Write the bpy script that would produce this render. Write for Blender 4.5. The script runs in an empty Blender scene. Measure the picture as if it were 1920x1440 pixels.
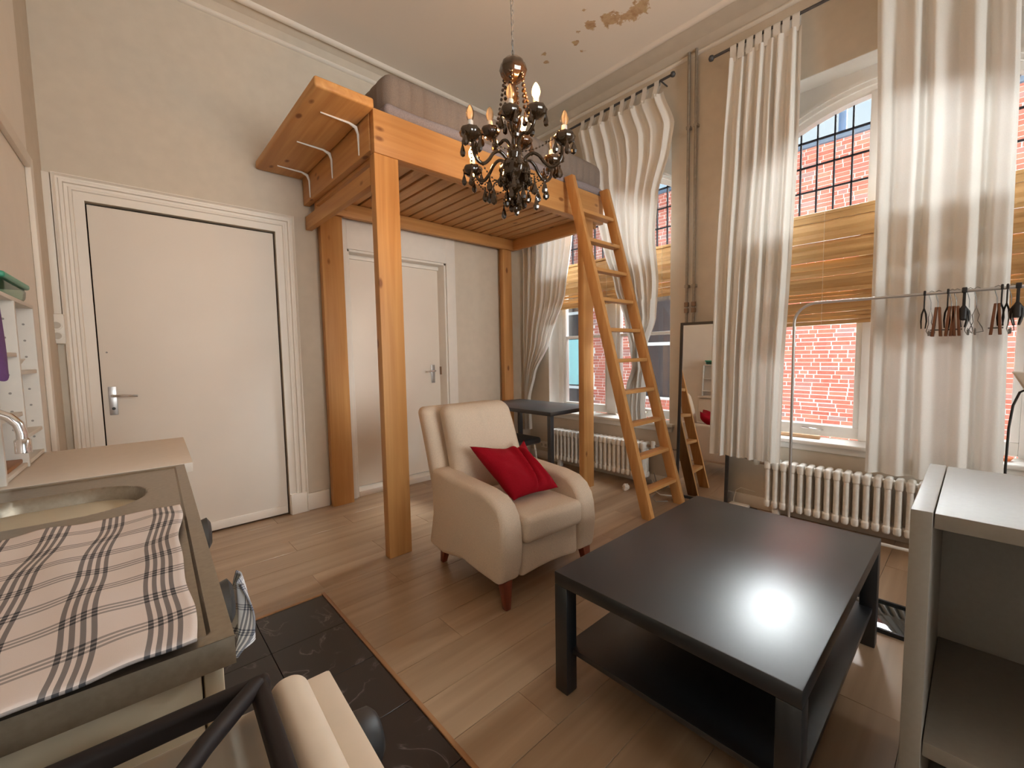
import bpy, bmesh, random
from math import *
from mathutils import Vector, Matrix, noise

random.seed(7)
S = bpy.context.scene
COL = S.collection

# ------------------------------------------------------------------ camera, sky, exposure
cam = bpy.data.cameras.new('camera')
cam.sensor_width = 36
cam.lens = 36 * 800.74 / 1920
cam.clip_start = 0.02
camo = bpy.data.objects.new('camera', cam)
COL.objects.link(camo)
camo.matrix_world = (Matrix.Translation((0, 0, 1.22)) @ Matrix.Rotation(radians(-42.389), 4, 'Z')
                     @ Matrix.Rotation(radians(85.901), 4, 'X') @ Matrix.Rotation(radians(-1.0273), 4, 'Z'))
S.camera = camo
S.view_settings.view_transform = 'Standard'
S.view_settings.look = 'None'
S.view_settings.gamma = 1
S.view_settings.use_curve_mapping = False
S.view_settings.exposure = 0.92

SKY = 0.56
w = bpy.data.worlds.new('overcast_sky')
S.world = w
w.use_nodes = True
nt = w.node_tree
bg = nt.nodes['Background']
tc = nt.nodes.new('ShaderNodeTexCoord')
nz = nt.nodes.new('ShaderNodeTexNoise')
nz.inputs['Scale'].default_value = 2.2
nz.inputs['Detail'].default_value = 4
rp = nt.nodes.new('ShaderNodeValToRGB')
rp.color_ramp.elements[0].position = 0.35
rp.color_ramp.elements[0].color = (0.50, 0.78, 1.0, 1)
rp.color_ramp.elements[1].position = 0.7
rp.color_ramp.elements[1].color = (0.82, 0.93, 1.0, 1)
nt.links.new(tc.outputs['Generated'], nz.inputs['Vector'])
nt.links.new(nz.outputs['Fac'], rp.inputs['Fac'])
nt.links.new(rp.outputs['Color'], bg.inputs['Color'])
bg.inputs['Strength'].default_value = SKY
# daylight: lamp added for room brightness, standing in for sky over the alley
dl = bpy.data.lights.new('sky_fill_over_alley', 'AREA')
dl.shape = 'RECTANGLE'
dl.size = 18.0
dl.size_y = 6.0
dl.energy = 44000
dl.color = (0.95, 0.98, 1.0)
dlo = bpy.data.objects.new('sky_fill_over_alley', dl)
COL.objects.link(dlo)
_p, _t = Vector((12.8, 0.8, 9.8)), Vector((3.2, 0.8, 1.6))
dlo.matrix_world = Matrix.Translation(_p) @ (_t - _p).to_track_quat('-Z', 'X').to_matrix().to_4x4() @ Matrix.Rotation(0, 4, 'Z')
dl2 = bpy.data.lights.new('rear_fill_lamp', 'AREA')  # added unseen lamp outside the rear window, aimed up to lift the ceiling
dl2.shape = 'RECTANGLE'
dl2.size = 5.0
dl2.size_y = 3.0
dl2.energy = 400
dl2.color = (1.0, 0.96, 0.91)
dlo2 = bpy.data.objects.new('rear_fill_lamp', dl2)
COL.objects.link(dlo2)
_p, _t = Vector((1.5, -6.5, 1.2)), Vector((1.5, -3.0, 1.9))
dlo2.matrix_world = Matrix.Translation(_p) @ (_t - _p).to_track_quat('-Z', 'X').to_matrix().to_4x4()
LAMP = 10.0          # watts of each lit candle bulb
S.cycles.max_bounces = 10
S.cycles.diffuse_bounces = 6
S.cycles.glossy_bounces = 4
S.cycles.transparent_max_bounces = 16
S.cycles.transmission_bounces = 6
S.cycles.caustics_reflective = False
S.cycles.caustics_refractive = False
S.cycles.sample_clamp_indirect = 6


# ------------------------------------------------------------------ materials
class N:
    def __init__(s, name):
        s.m = bpy.data.materials.new(name)
        s.m.use_nodes = True
        s.t = s.m.node_tree
        s.b = s.t.nodes['Principled BSDF']
        s.out = s.t.nodes['Material Output']

    def n(s, typ, **kw):
        d = s.t.nodes.new('ShaderNode' + typ)
        for k, v in kw.items():
            if k.startswith('i_'):
                key = k[2:].replace('_', ' ')
                d.inputs[int(key) if key.isdigit() else key].default_value = v
            else:
                setattr(d, k, v)
        return d

    def l(s, a, b):
        s.t.links.new(a, b)

    def ramp(s, src, stops):
        r = s.n('ValToRGB')
        e = r.color_ramp.elements
        while len(e) < len(stops):
            e.new(0.5)
        for q, (p, c) in zip(e, stops):
            q.position = p
            q.color = (*c, 1) if len(c) == 3 else c
        s.l(src, r.inputs['Fac'])
        return r.outputs['Color']

    def mix(s, fac, a, b, blend='MIX'):
        x = s.n('MixRGB', blend_type=blend)
        for sock, v in zip(x.inputs, (fac, a, b)):
            if hasattr(v, 'links'):
                s.l(v, sock)
            else:
                sock.default_value = v if not isinstance(v, tuple) else (*v, 1)
        return x.outputs[0]

    def math(s, op, a, b=0.0, c=None):
        x = s.n('Math', operation=op)
        for sock, v in zip(x.inputs, (a, b) if c is None else (a, b, c)):
            if hasattr(v, 'links'):
                s.l(v, sock)
            else:
                sock.default_value = v
        return x.outputs[0]

    def bump(s, h, strength=0.2, dist=0.01):
        b = s.n('Bump')
        b.inputs['Strength'].default_value = strength
        b.inputs['Distance'].default_value = dist
        s.l(h, b.inputs['Height'])
        s.l(b.outputs['Normal'], s.b.inputs['Normal'])


def plain(name, c, rough=0.5, metal=0.0, spec=0.5, bump=0, scale=40, var=0.06, coat=0):
    q = N(name)
    q.b.inputs['Roughness'].default_value = rough
    q.b.inputs['Metallic'].default_value = metal
    q.b.inputs['Specular IOR Level'].default_value = spec
    q.b.inputs['Coat Weight'].default_value = coat
    o = q.n('TexCoord').outputs['Object']
    nz = q.n('TexNoise', i_Scale=scale, i_Detail=4.0)
    q.l(o, nz.inputs['Vector'])
    a = tuple(min(1, x * (1 - var)) for x in c)
    b = tuple(min(1, x * (1 + var)) for x in c)
    q.l(q.ramp(nz.outputs['Fac'], [(0.3, a), (0.7, b)]), q.b.inputs['Base Color'])
    if bump:
        q.bump(nz.outputs['Fac'], bump, 0.004)
    return q.m


def wood(name, axis, dark, light, rough=0.5, knots=True, spec=0.35, seed_amt=30, scale=1.0, coat=0):
    q = N(name)
    q.b.inputs['Roughness'].default_value = rough
    q.b.inputs['Specular IOR Level'].default_value = spec
    q.b.inputs['Coat Weight'].default_value = coat
    o = q.n('TexCoord').outputs['Object']
    r = q.n('ObjectInfo').outputs['Random']
    off = q.math('MULTIPLY', r, seed_amt)
    comb = q.n('CombineXYZ')
    for i in range(3):
        q.l(off, comb.inputs[i])
    add = q.n('VectorMath', operation='ADD')
    q.l(o, add.inputs[0])
    q.l(comb.outputs[0], add.inputs[1])
    mp = q.n('Mapping')
    sc = [26 * scale] * 3
    sc[axis] = 1.1 * scale
    mp.inputs['Scale'].default_value = sc
    q.l(add.outputs[0], mp.inputs['Vector'])
    nz = q.n('TexNoise', i_Scale=1.0, i_Detail=5.0, i_Distortion=0.6)
    q.l(mp.outputs[0], nz.inputs['Vector'])
    c = q.ramp(nz.outputs['Fac'], [(0.25, dark), (0.5, tuple((a + b) / 2 for a, b in zip(dark, light))), (0.72, light)])
    c = q.mix(q.math('MULTIPLY', r, 0.25), c, tuple(x * 0.8 for x in dark))
    if knots:
        m2 = q.n('Mapping')
        s2 = [9] * 3
        s2[axis] = 4.5
        m2.inputs['Scale'].default_value = s2
        q.l(add.outputs[0], m2.inputs['Vector'])
        vo = q.n('TexVoronoi', i_Scale=1.0)
        q.l(m2.outputs[0], vo.inputs['Vector'])
        k = q.ramp(vo.outputs['Distance'], [(0.09, (1, 1, 1)), (0.17, (0, 0, 0))])
        sep = q.n('SeparateColor')
        q.l(vo.outputs['Color'], sep.inputs[0])
        pick = q.math('GREATER_THAN', sep.outputs[0], 0.5)
        kk = q.math('MULTIPLY', q.math('MULTIPLY', k, pick), 0.85)
        c = q.mix(kk, c, (dark[0] * 0.38, dark[1] * 0.27, dark[2] * 0.22))
    q.l(c, q.b.inputs['Base Color'])
    q.bump(nz.outputs['Fac'], 0.06, 0.003)
    return q.m


M = {}
PD, PL = (0.47, 0.215, 0.066), (0.64, 0.35, 0.13)
for i, a in enumerate('xyz'):
    M['pine_' + a] = wood('pine_' + a, i, PD, PL)
M['pine_ladder'] = wood('pine_ladder', 2, PD, PL)
M['slat'] = wood('slat_pine', 1, (0.50, 0.25, 0.09), (0.66, 0.39, 0.17))
M['laminate'] = wood('oak_laminate', 0, (0.275, 0.175, 0.103), (0.43, 0.295, 0.188), rough=0.30, knots=False, spec=0.5, scale=0.55)
M['legwood'] = wood('cherry_wood', 2, (0.16, 0.035, 0.018), (0.26, 0.065, 0.03), rough=0.35, knots=False)
M['bamboo'] = wood('bamboo', 1, (0.42, 0.235, 0.088), (0.62, 0.39, 0.17), rough=0.5, knots=False)
M['stick'] = wood('pale_wood', 1, (0.55, 0.33, 0.18), (0.7, 0.46, 0.28), knots=False)
M['strip'] = wood('oak_strip', 1, (0.30, 0.14, 0.06), (0.42, 0.22, 0.10), knots=False, rough=0.35)
WALLC = (0.63, 0.56, 0.465)
M['wall'] = plain('beige_plaster', WALLC, 0.85, spec=0.2, bump=0.08, scale=14, var=0.03)
M['white_wall'] = plain('white_plaster', (0.78, 0.74, 0.68), 0.8, spec=0.25, bump=0.05, scale=14, var=0.02)
M['gloss_white'] = plain('white_gloss_paint', (0.80, 0.74, 0.66), 0.45, var=0.02, scale=8)
M['door'] = plain('door_paint', (0.79, 0.72, 0.64), 0.5, var=0.02, scale=3)
M['window_white'] = plain('window_white_paint', (0.80, 0.79, 0.76), 0.4, var=0.02, scale=10)
M['radiator'] = plain('radiator_enamel', (0.82, 0.79, 0.74), 0.45, var=0.10, scale=30, bump=0.15)
M['gap_shade'] = plain('gap_shade', (0.02, 0.013, 0.01), 0.9)  # near-black colour for the shade in the door gap
M['steel'] = plain('stainless_steel', (0.34, 0.30, 0.24), 0.36, metal=0.85, var=0.08, scale=120)
M['chrome'] = plain('chrome', (0.75, 0.75, 0.76), 0.12, metal=1, var=0.01)
M['rackmetal'] = plain('grey_metal', (0.52, 0.51, 0.51), 0.35, metal=0.8, var=0.02)
M['iron'] = plain('rod_metal', (0.10, 0.10, 0.105), 0.45, metal=0.6)
M['pipe'] = plain('old_pipe', (0.33, 0.29, 0.24), 0.5, metal=0.4, var=0.12)
M['lead'] = plain('lead_came', (0.03, 0.03, 0.035), 0.85, spec=0.1)
M['copper'] = plain('copper_fitting', (0.26, 0.17, 0.11), 0.5, metal=0.5)
M['black'] = plain('black_veneer', (0.007, 0.008, 0.0105), 0.37, spec=0.95, var=0.1, scale=60)
M['black_matt'] = plain('black_plastic', (0.015, 0.015, 0.016), 0.5)
M['hob_black'] = plain('black_enamel', (0.014, 0.010, 0.010), 0.6, spec=0.3)
M['enamel'] = plain('cream_enamel', (0.46, 0.42, 0.35), 0.4, var=0.03)
M['cooker_white'] = plain('cooker_white', (0.72, 0.63, 0.52), 0.35, var=0.02)
M['cabinet'] = plain('cabinet_cream', (0.60, 0.55, 0.42), 0.5, var=0.02)
M['white_top'] = plain('white_worktop', (0.74, 0.66, 0.57), 0.5, var=0.02)
M['shelf_white'] = plain('shelf_white', (0.73, 0.70, 0.65), 0.55, var=0.02)
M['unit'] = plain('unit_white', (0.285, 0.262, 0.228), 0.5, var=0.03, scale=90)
M['plastic_white'] = plain('white_plastic', (0.78, 0.74, 0.67), 0.4, var=0.01)
M['upholstery'] = plain('cream_fabric', (0.71, 0.585, 0.465), 0.95, spec=0.1, bump=0.35, scale=260, var=0.09)
M['red'] = plain('red_cotton', (0.34, 0.004, 0.015), 0.8, spec=0.15, bump=0.2, scale=200, var=0.1)
M['mattress'] = plain('grey_mattress', (0.235, 0.195, 0.17), 0.95, spec=0.1, bump=0.4, scale=180, var=0.1)
M['mattress_trim'] = plain('grey_trim', (0.28, 0.25, 0.265), 0.95, spec=0.1, bump=0.3, scale=120, var=0.12)
M['bulb_white'] = plain('candle_sleeve', (0.75, 0.72, 0.68), 0.4)
M['mirror'] = plain('mirror_silver', (0.88, 0.89, 0.89), 0.01, metal=1, var=0)
M['purple'] = plain('purple_cloth', (0.16, 0.075, 0.24), 0.9, bump=0.3, scale=90)
M['brown'] = wood('chopping_board', 1, (0.30, 0.13, 0.05), (0.42, 0.2, 0.08), knots=False)
M['orange'] = plain('orange_glaze', (0.75, 0.22, 0.08), 0.4)
M['cable_grey'] = plain('grey_cable', (0.30, 0.28, 0.26), 0.5)
M['slate'] = plain('slate_coping', (0.07, 0.10, 0.15), 0.6)
M['mortar'] = plain('mortar', (0.66, 0.63, 0.61), 0.9, var=0.1, scale=8)
M['clip_wood'] = wood('clip_wood', 2, (0.14, 0.05, 0.02), (0.23, 0.095, 0.045), knots=False)
M['clip_wire'] = plain('clip_wire', (0.22, 0.22, 0.21), 0.35, metal=0.7)
M['socket_well'] = plain('socket_well', (0.50, 0.45, 0.38), 0.5)
M['teal'] = plain('teal_panel', (0.25, 0.50, 0.52), 0.5)
M['outside_white'] = plain('outside_white', (0.55, 0.56, 0.57), 0.6)
M['cord'] = plain('blind_cord', (0.65, 0.55, 0.4), 0.7)


def glassy(name, tint, fac_max=0.9, rough=0.02, dark=1.0):
    q = N(name)
    tr = q.n('BsdfTransparent')
    tr.inputs['Color'].default_value = (*tint, 1)
    gl = q.n('BsdfGlossy')
    gl.inputs['Roughness'].default_value = rough
    fr = q.n('Fresnel', i_IOR=1.45)
    mx = q.n('MixShader')
    q.l(q.math('MULTIPLY', fr.outputs[0], fac_max), mx.inputs[0])
    q.l(tr.outputs[0], mx.inputs[1])
    q.l(gl.outputs[0], mx.inputs[2])
    q.l(mx.outputs[0], q.out.inputs['Surface'])
    return q.m


M['glass'] = glassy('window_glass', (0.97, 0.985, 0.985))
def milky(name):
    q = N(name)
    tr = q.n('BsdfTransparent')
    gl = q.n('BsdfGlossy')
    gl.inputs['Roughness'].default_value = 0.05
    df = q.n('BsdfTranslucent')
    df.inputs['Color'].default_value = (0.95, 0.86, 0.76, 1)
    m1 = q.n('MixShader')
    m1.inputs[0].default_value = 0.5
    q.l(tr.outputs[0], m1.inputs[1])
    q.l(df.outputs[0], m1.inputs[2])
    m2 = q.n('MixShader')
    q.l(q.n('Fresnel', i_IOR=1.5).outputs[0], m2.inputs[0])
    q.l(m1.outputs[0], m2.inputs[1])
    q.l(gl.outputs[0], m2.inputs[2])
    q.l(m2.outputs[0], q.out.inputs['Surface'])
    return q.m


M['bulb_glass'] = milky('bulb_glass')
M['tub'] = glassy('green_tub_plastic', (0.55, 0.75, 0.66), 0.8, 0.2)
M['lid'] = plain('green_lid', (0.05, 0.34, 0.22), 0.35)
M['dark_glass'] = plain('dark_glass', (0.012, 0.016, 0.016), 0.04, spec=0.9, var=0)
M['far_pane'] = plain('far_window_pane', (0.045, 0.035, 0.035), 0.3, spec=0.2)


def cloth(name, c, trans=0.5):
    q = N(name)
    o = q.n('TexCoord').outputs['Object']
    nz = q.n('TexNoise', i_Scale=300.0, i_Detail=2.0)
    q.l(o, nz.inputs['Vector'])
    col = q.ramp(nz.outputs['Fac'], [(0.3, tuple(x * 0.94 for x in c)), (0.7, c)])
    d = q.n('BsdfDiffuse')
    t = q.n('BsdfTranslucent')
    q.l(col, d.inputs['Color'])
    q.l(col, t.inputs['Color'])
    mx = q.n('MixShader')
    mx.inputs[0].default_value = trans
    q.l(d.outputs[0], mx.inputs[1])
    q.l(t.outputs[0], mx.inputs[2])
    q.l(mx.outputs[0], q.out.inputs['Surface'])
    return q.m


M['curtain'] = cloth('white_sheer_cotton', (0.82, 0.80, 0.76), 0.085)


def smoked():
    q = N('smoked_glass')
    q.b.inputs['Base Color'].default_value = (0.035, 0.018, 0.007, 1)
    q.b.inputs['Roughness'].default_value = 0.10
    q.b.inputs['Specular IOR Level'].default_value = 0.75
    q.b.inputs['Coat Weight'].default_value = 0.25
    return q.m


M['smoked'] = smoked()


def glow(name, c, strength):
    q = N(name)
    q.b.inputs['Base Color'].default_value = (0, 0, 0, 1)
    q.b.inputs['Emission Color'].default_value = (*c, 1)
    q.b.inputs['Emission Strength'].default_value = strength
    return q.m


M['filament'] = glow('lit_filament', (1.0, 0.50, 0.13), 60)
M['cold_filament'] = plain('cold_filament', (0.35, 0.2, 0.1), 0.3, metal=0.8)


def ceiling_mat():
    q = N('ceiling_plaster')
    q.b.inputs['Roughness'].default_value = 0.9
    q.b.inputs['Specular IOR Level'].default_value = 0.15
    pos = q.n('NewGeometry').outputs['Position']
    base = (0.85, 0.785, 0.705)
    n1 = q.n('TexNoise', i_Scale=9.0, i_Detail=6.0, i_Roughness=0.62)
    q.l(pos, n1.inputs['Vector'])
    n2 = q.n('TexNoise', i_Scale=26.0, i_Detail=4.0)
    q.l(pos, n2.inputs['Vector'])
    # water stains: each a worn patch around its own spot
    mask = None
    for (x, y, rx, ry, amt) in ((2.86, 1.76, 0.11, 0.20, 1.0), (2.80, 1.92, 0.10, 0.10, 1.0), (2.73, 2.06, 0.07, 0.08, .85), (2.70, 2.16, 0.06, 0.06, .8), (2.79, 2.24, 0.04, 0.04, .9),
                                (2.90, 2.27, 0.045, 0.04, .9), (2.69, 2.49, 0.025, 0.035, .6), (2.77, 2.55, 0.03, 0.04, .6), (2.58, 2.00, 0.03, 0.03, .5)):
        s = q.n('VectorMath', operation='SUBTRACT')
        q.l(pos, s.inputs[0])
        s.inputs[1].default_value = (x, y, 3.64)
        d = q.n('VectorMath', operation='MULTIPLY')
        q.l(s.outputs[0], d.inputs[0])
        d.inputs[1].default_value = (1 / rx, 1 / ry, 0)
        ln = q.n('VectorMath', operation='LENGTH')
        q.l(d.outputs[0], ln.inputs[0])
        f = q.math('SUBTRACT', 1.0, ln.outputs['Value'])
        f = q.math('MULTIPLY', f, amt)
        mask = f if mask is None else q.math('MAXIMUM', mask, f)
    t = q.math('ADD', mask, q.math('MULTIPLY', q.math('SUBTRACT', n1.outputs['Fac'], 0.52), 3.4))
    fac = q.ramp(t, [(0.30, (0, 0, 0)), (0.44, (1, 1, 1))])
    inside = q.math('GREATER_THAN', mask, 0.0)
    fac = q.math('MULTIPLY', fac, inside)
    stain = q.ramp(n2.outputs['Fac'], [(0.3, (0.40, 0.21, 0.075)), (0.55, (0.56, 0.37, 0.19)), (0.75, (0.50, 0.36, 0.13))])
    q.l(q.mix(q.math('MULTIPLY', fac, 0.85), base, stain), q.b.inputs['Base Color'])
    q.bump(n2.outputs['Fac'], 0.05, 0.004)
    return q.m


M['ceiling'] = ceiling_mat()


def marble():
    q = N('dark_marble_vinyl')
    q.b.inputs['Roughness'].default_value = 0.35
    o = q.n('TexCoord').outputs['Object']
    r = q.n('ObjectInfo').outputs['Random']
    comb = q.n('CombineXYZ')
    for i in range(3):
        q.l(q.math('MULTIPLY', r, 9.0), comb.inputs[i])
    add = q.n('VectorMath', operation='ADD')
    q.l(o, add.inputs[0])
    q.l(comb.outputs[0], add.inputs[1])
    nz = q.n('TexNoise', i_Scale=5.0, i_Detail=5.0, i_Distortion=1.1)
    q.l(add.outputs[0], nz.inputs['Vector'])
    v = q.math('ABSOLUTE', q.math('SUBTRACT', nz.outputs['Fac'], 0.5))
    vein = q.ramp(v, [(0.0, (1, 1, 1)), (0.012, (0.25, 0.25, 0.25)), (0.028, (0, 0, 0))])
    n2 = q.n('TexNoise', i_Scale=7.0, i_Detail=2.0)
    q.l(add.outputs[0], n2.inputs['Vector'])
    vein = q.math('MULTIPLY', vein, q.ramp(n2.outputs['Fac'], [(0.45, (0, 0, 0)), (0.62, (1, 1, 1))]))
    q.l(q.mix(vein, (0.022, 0.016, 0.014), (0.15, 0.125, 0.12)), q.b.inputs['Base Color'])
    return q.m


M['marble'] = marble()


def brick_mat(name, island):
    q = N(name)
    q.b.inputs['Roughness'].default_value = 0.9
    q.b.inputs['Specular IOR Level'].default_value = 0.1
    r = q.n('NewGeometry').outputs['Random Per Island'] if island else q.n('ObjectInfo').outputs['Random']
    c = q.ramp(r, [(0.0, (0.29, 0.062, 0.043)), (0.3, (0.37, 0.09, 0.062)), (0.55, (0.31, 0.075, 0.055)), (0.75, (0.41, 0.135, 0.09)), (0.88, (0.21, 0.14, 0.145)), (1.0, (0.30, 0.08, 0.06))])
    pos = q.n('NewGeometry').outputs['Position']
    nz = q.n('TexNoise', i_Scale=30.0, i_Detail=4.0)
    q.l(pos, nz.inputs['Vector'])
    q.l(q.mix(q.math('MULTIPLY', nz.outputs['Fac'], 0.35), c, (0.5, 0.27, 0.22)), q.b.inputs['Base Color'])
    return q.m


M['brick'] = brick_mat('red_brick', False)
M['brick_mass'] = brick_mat('red_brick_mass', True)


def check_mat(name, P, W, base, ink, offu=0.0, offv=0.0):
    """woven check: groups of four lines across and along (flat weave), uv in metres"""
    q = N(name)
    q.b.inputs['Roughness'].default_value = 0.95
    q.b.inputs['Specular IOR Level'].default_value = 0.1
    uv = q.n('UVMap').outputs['UV']
    sep = q.n('SeparateXYZ')
    q.l(uv, sep.inputs[0])

    def lines(c, off, n, w, strength):
        a = q.math('ADD', c, off)
        f = q.math('MULTIPLY', q.math('FRACT', q.math('DIVIDE', a, P)), P)      # 0..P
        ins = q.math('LESS_THAN', f, w)
        k = q.math('FRACT', q.math('DIVIDE', f, w / n))
        ln = q.math('LESS_THAN', k, 0.55)
        return q.math('MULTIPLY', q.math('MULTIPLY', ins, ln), strength)

    lu = lines(sep.outputs[0], offu, 4, W, 0.72)
    lv = lines(sep.outputs[1], offv, 3, W * 0.7, 0.55)
    s = q.math('MINIMUM', q.math('ADD', lu, lv), 0.95)
    q.l(q.mix(s, base, ink), q.b.inputs['Base Color'])
    nz = q.n('TexNoise', i_Scale=900.0)
    q.l(q.n('TexCoord').outputs['Object'], nz.inputs['Vector'])
    q.bump(nz.outputs['Fac'], 0.15, 0.002)
    return q.m


M['check'] = check_mat('checked_cotton', 0.0745, 0.036, (0.70, 0.63, 0.595), (0.03, 0.035, 0.045), 0.067, 0.02)
M['check_small'] = check_mat('checked_cotton_white', 0.06, 0.026, (0.74, 0.74, 0.76), (0.05, 0.06, 0.10))


# ------------------------------------------------------------------ geometry helpers
class G:
    def __init__(s, mtx=None):
        s.v, s.f, s.m, s.uv = [], [], mtx, None

    def add(s, vs, fs):
        o = len(s.v)
        s.v += [(s.m @ Vector(p)) if s.m else Vector(p) for p in vs]
        s.f += [tuple(i + o for i in f) for f in fs]
        return s

    def box(s, a, b):
        (x0, y0, z0), (x1, y1, z1) = a, b
        return s.add([(x0, y0, z0), (x1, y0, z0), (x1, y1, z0), (x0, y1, z0), (x0, y0, z1), (x1, y0, z1), (x1, y1, z1), (x0, y1, z1)],
                     [(0, 3, 2, 1), (4, 5, 6, 7), (0, 1, 5, 4), (1, 2, 6, 5), (2, 3, 7, 6), (3, 0, 4, 7)])

    def hexa(s, p):                      # 8 corners, same order as box
        return s.add(p, [(0, 3, 2, 1), (4, 5, 6, 7), (0, 1, 5, 4), (1, 2, 6, 5), (2, 3, 7, 6), (3, 0, 4, 7)])

    def tube(s, pts, r, n=8, closed=False):
        pts = [Vector(p) for p in pts]
        rs = r if isinstance(r, (list, tuple)) else [r] * len(pts)
        vs, fs = [], []
        up = None
        k = len(pts)
        for i, p in enumerate(pts):
            a = pts[(i - 1) % k] if (i or closed) else p
            b = pts[(i + 1) % k] if (i < k - 1 or closed) else p
            t = (b - a).normalized()
            if up is None:
                up = Vector((0, 0, 1)) if abs(t.z) < 0.9 else Vector((1, 0, 0))
            u = (up - t * up.dot(t)).normalized()
            up = u
            v = t.cross(u)
            for j in range(n):
                q = 2 * pi * j / n
                vs.append(p + (u * cos(q) + v * sin(q)) * rs[i])
        seg = k if closed else k - 1
        for i in range(seg):
            for j in range(n):
                a, b = i * n + j, i * n + (j + 1) % n
                c, d = ((i + 1) % k) * n + (j + 1) % n, ((i + 1) % k) * n + j
                fs.append((a, b, c, d))
        if not closed:
            fs += [tuple(range(n))[::-1], tuple(range((k - 1) * n, k * n))]
        return s.add(vs, fs)

    def lathe(s, prof, c=(0, 0, 0), n=16, mod=None):
        vs, fs = [], []
        for (r, z) in prof:
            for j in range(n):
                q = 2 * pi * j / n
                rr = r * (mod(q) if mod else 1)
                vs.append((c[0] + rr * cos(q), c[1] + rr * sin(q), c[2] + z))
        for i in range(len(prof) - 1):
            for j in range(n):
                a, b = i * n + j, i * n + (j + 1) % n
                fs.append((a, b, b + n, a + n))
        if prof[0][0] > 1e-5:
            fs.append(tuple(range(n))[::-1])
        if prof[-1][0] > 1e-5:
            fs.append(tuple(range((len(prof) - 1) * n, len(prof) * n)))
        return s.add(vs, fs)

    def prism(s, poly, fn, lo, hi):      # poly of (a, b); fn(a, b, t) -> point
        n = len(poly)
        vs = [fn(a, b, lo) for a, b in poly] + [fn(a, b, hi) for a, b in poly]
        fs = [tuple(range(n))[::-1], tuple(range(n, 2 * n))]
        fs += [(i, (i + 1) % n, n + (i + 1) % n, n + i) for i in range(n)]
        return s.add(vs, fs)

    def grid(s, fn, nu, nv, closed=False, uvfn=None):
        vs = [fn(i / nu, j / nv) for j in range(nv + 1) for i in range(nu + (0 if closed else 1))]
        w_ = nu if closed else nu + 1
        fs = []
        for j in range(nv):
            for i in range(nu):
                i2 = (i + 1) % w_
                fs.append((j * w_ + i, j * w_ + i2, (j + 1) * w_ + i2, (j + 1) * w_ + i))
        if uvfn:
            s.uv = [uvfn(i / nu, j / nv) for j in range(nv + 1) for i in range(w_)]
        return s.add(vs, fs)

    def rbox(s, c, half, r, n=(4, 4, 4), fn=None, k=3):
        """rounded box around c; fn deforms local points"""
        def axis(h, m):
            core = [-(h - r) + 2 * (h - r) * i / m for i in range(m + 1)]
            e = [h - r + r * tan(pi / 4 * (j + 1) / k) for j in range(k)]
            return [-x for x in reversed(e)] + core + e
        ax = [axis(half[i], n[i]) for i in range(3)]
        vs, fs, idx = [], [], {}

        def vert(p):
            inner = [max(-(half[i] - r), min(half[i] - r, p[i])) for i in range(3)]
            d = Vector([p[i] - inner[i] for i in range(3)])
            if d.length > 1e-9:
                d = d.normalized() * r
            q = Vector(inner) + d
            key = tuple(round(x, 5) for x in q)
            if key not in idx:
                idx[key] = len(vs)
                vs.append(q)
            return idx[key]
        for a in range(3):
            b, cc = (a + 1) % 3, (a + 2) % 3
            for sgn in (-1, 1):
                for i in range(len(ax[b]) - 1):
                    for j in range(len(ax[cc]) - 1):
                        quad = []
                        for (di, dj) in ((0, 0), (1, 0), (1, 1), (0, 1)):
                            p = [0, 0, 0]
                            p[a] = sgn * half[a]
                            p[b] = ax[b][i + di]
                            p[cc] = ax[cc][j + dj]
                            quad.append(vert(p))
                        if sgn < 0:
                            quad.reverse()
                        quad = list(dict.fromkeys(quad))
                        if len(quad) > 2:
                            fs.append(tuple(quad))
        out = [Vector(c) + (fn(p) if fn else p) for p in vs]
        return s.add(out, fs)


WM = {}


def wmat(o):
    return WM.get(o.name, Matrix.Identity(4))


def put(name, g, mat, parent=None, smooth=None, bevel=0, seg=2, label=None, origin=None):
    lo = Vector([min(p[i] for p in g.v) for i in range(3)])
    hi = Vector([max(p[i] for p in g.v) for i in range(3)])
    c = Vector(origin) if origin else (lo + hi) / 2
    me = bpy.data.meshes.new(name)
    me.from_pydata([p - c for p in g.v], [], g.f)
    if g.uv:
        ul = me.uv_layers.new(name='UVMap')
        for lp in me.loops:
            ul.data[lp.index].uv = g.uv[lp.vertex_index]
    bm = bmesh.new()
    bm.from_mesh(me)
    bmesh.ops.recalc_face_normals(bm, faces=bm.faces)
    if bevel:
        es = [e for e in bm.edges if len(e.link_faces) == 2 and e.calc_face_angle(0) > 0.5]
        bmesh.ops.bevel(bm, geom=es, offset=bevel, segments=seg, profile=0.5, affect='EDGES', clamp_overlap=True)
    bm.to_mesh(me)
    bm.free()
    if smooth is not None or bevel:
        me.polygons.foreach_set('use_smooth', [True] * len(me.polygons))
        me.set_sharp_from_angle(angle=radians(smooth if smooth is not None else 40))
    me.materials.append(M[mat] if isinstance(mat, str) else mat)
    o = bpy.data.objects.new(name, me)
    COL.objects.link(o)
    W = Matrix.Translation(c)
    if parent:
        o.parent = parent
        o.matrix_parent_inverse = wmat(parent).inverted()
    o.matrix_basis = W
    WM[o.name] = W
    if label:
        o['label'] = label
    return o


def bx(name, a, b, mat, parent=None, bevel=0.002, mtx=None, label=None):
    return put(name, G(mtx).box(a, b), mat, parent, bevel=bevel, label=label)


def thing(name, label, cat, loc=(0, 0, 0), group=None):
    o = bpy.data.objects.new(name, None)
    o.empty_display_size = 0.05
    COL.objects.link(o)
    o.matrix_basis = Matrix.Translation(loc)
    WM[o.name] = Matrix.Translation(loc)
    return tag(o, label, cat, group)


def tag(o, label, cat, group=None):
    o['label'] = label
    o['category'] = cat
    if group:
        o['group'] = group
    return o


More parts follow.
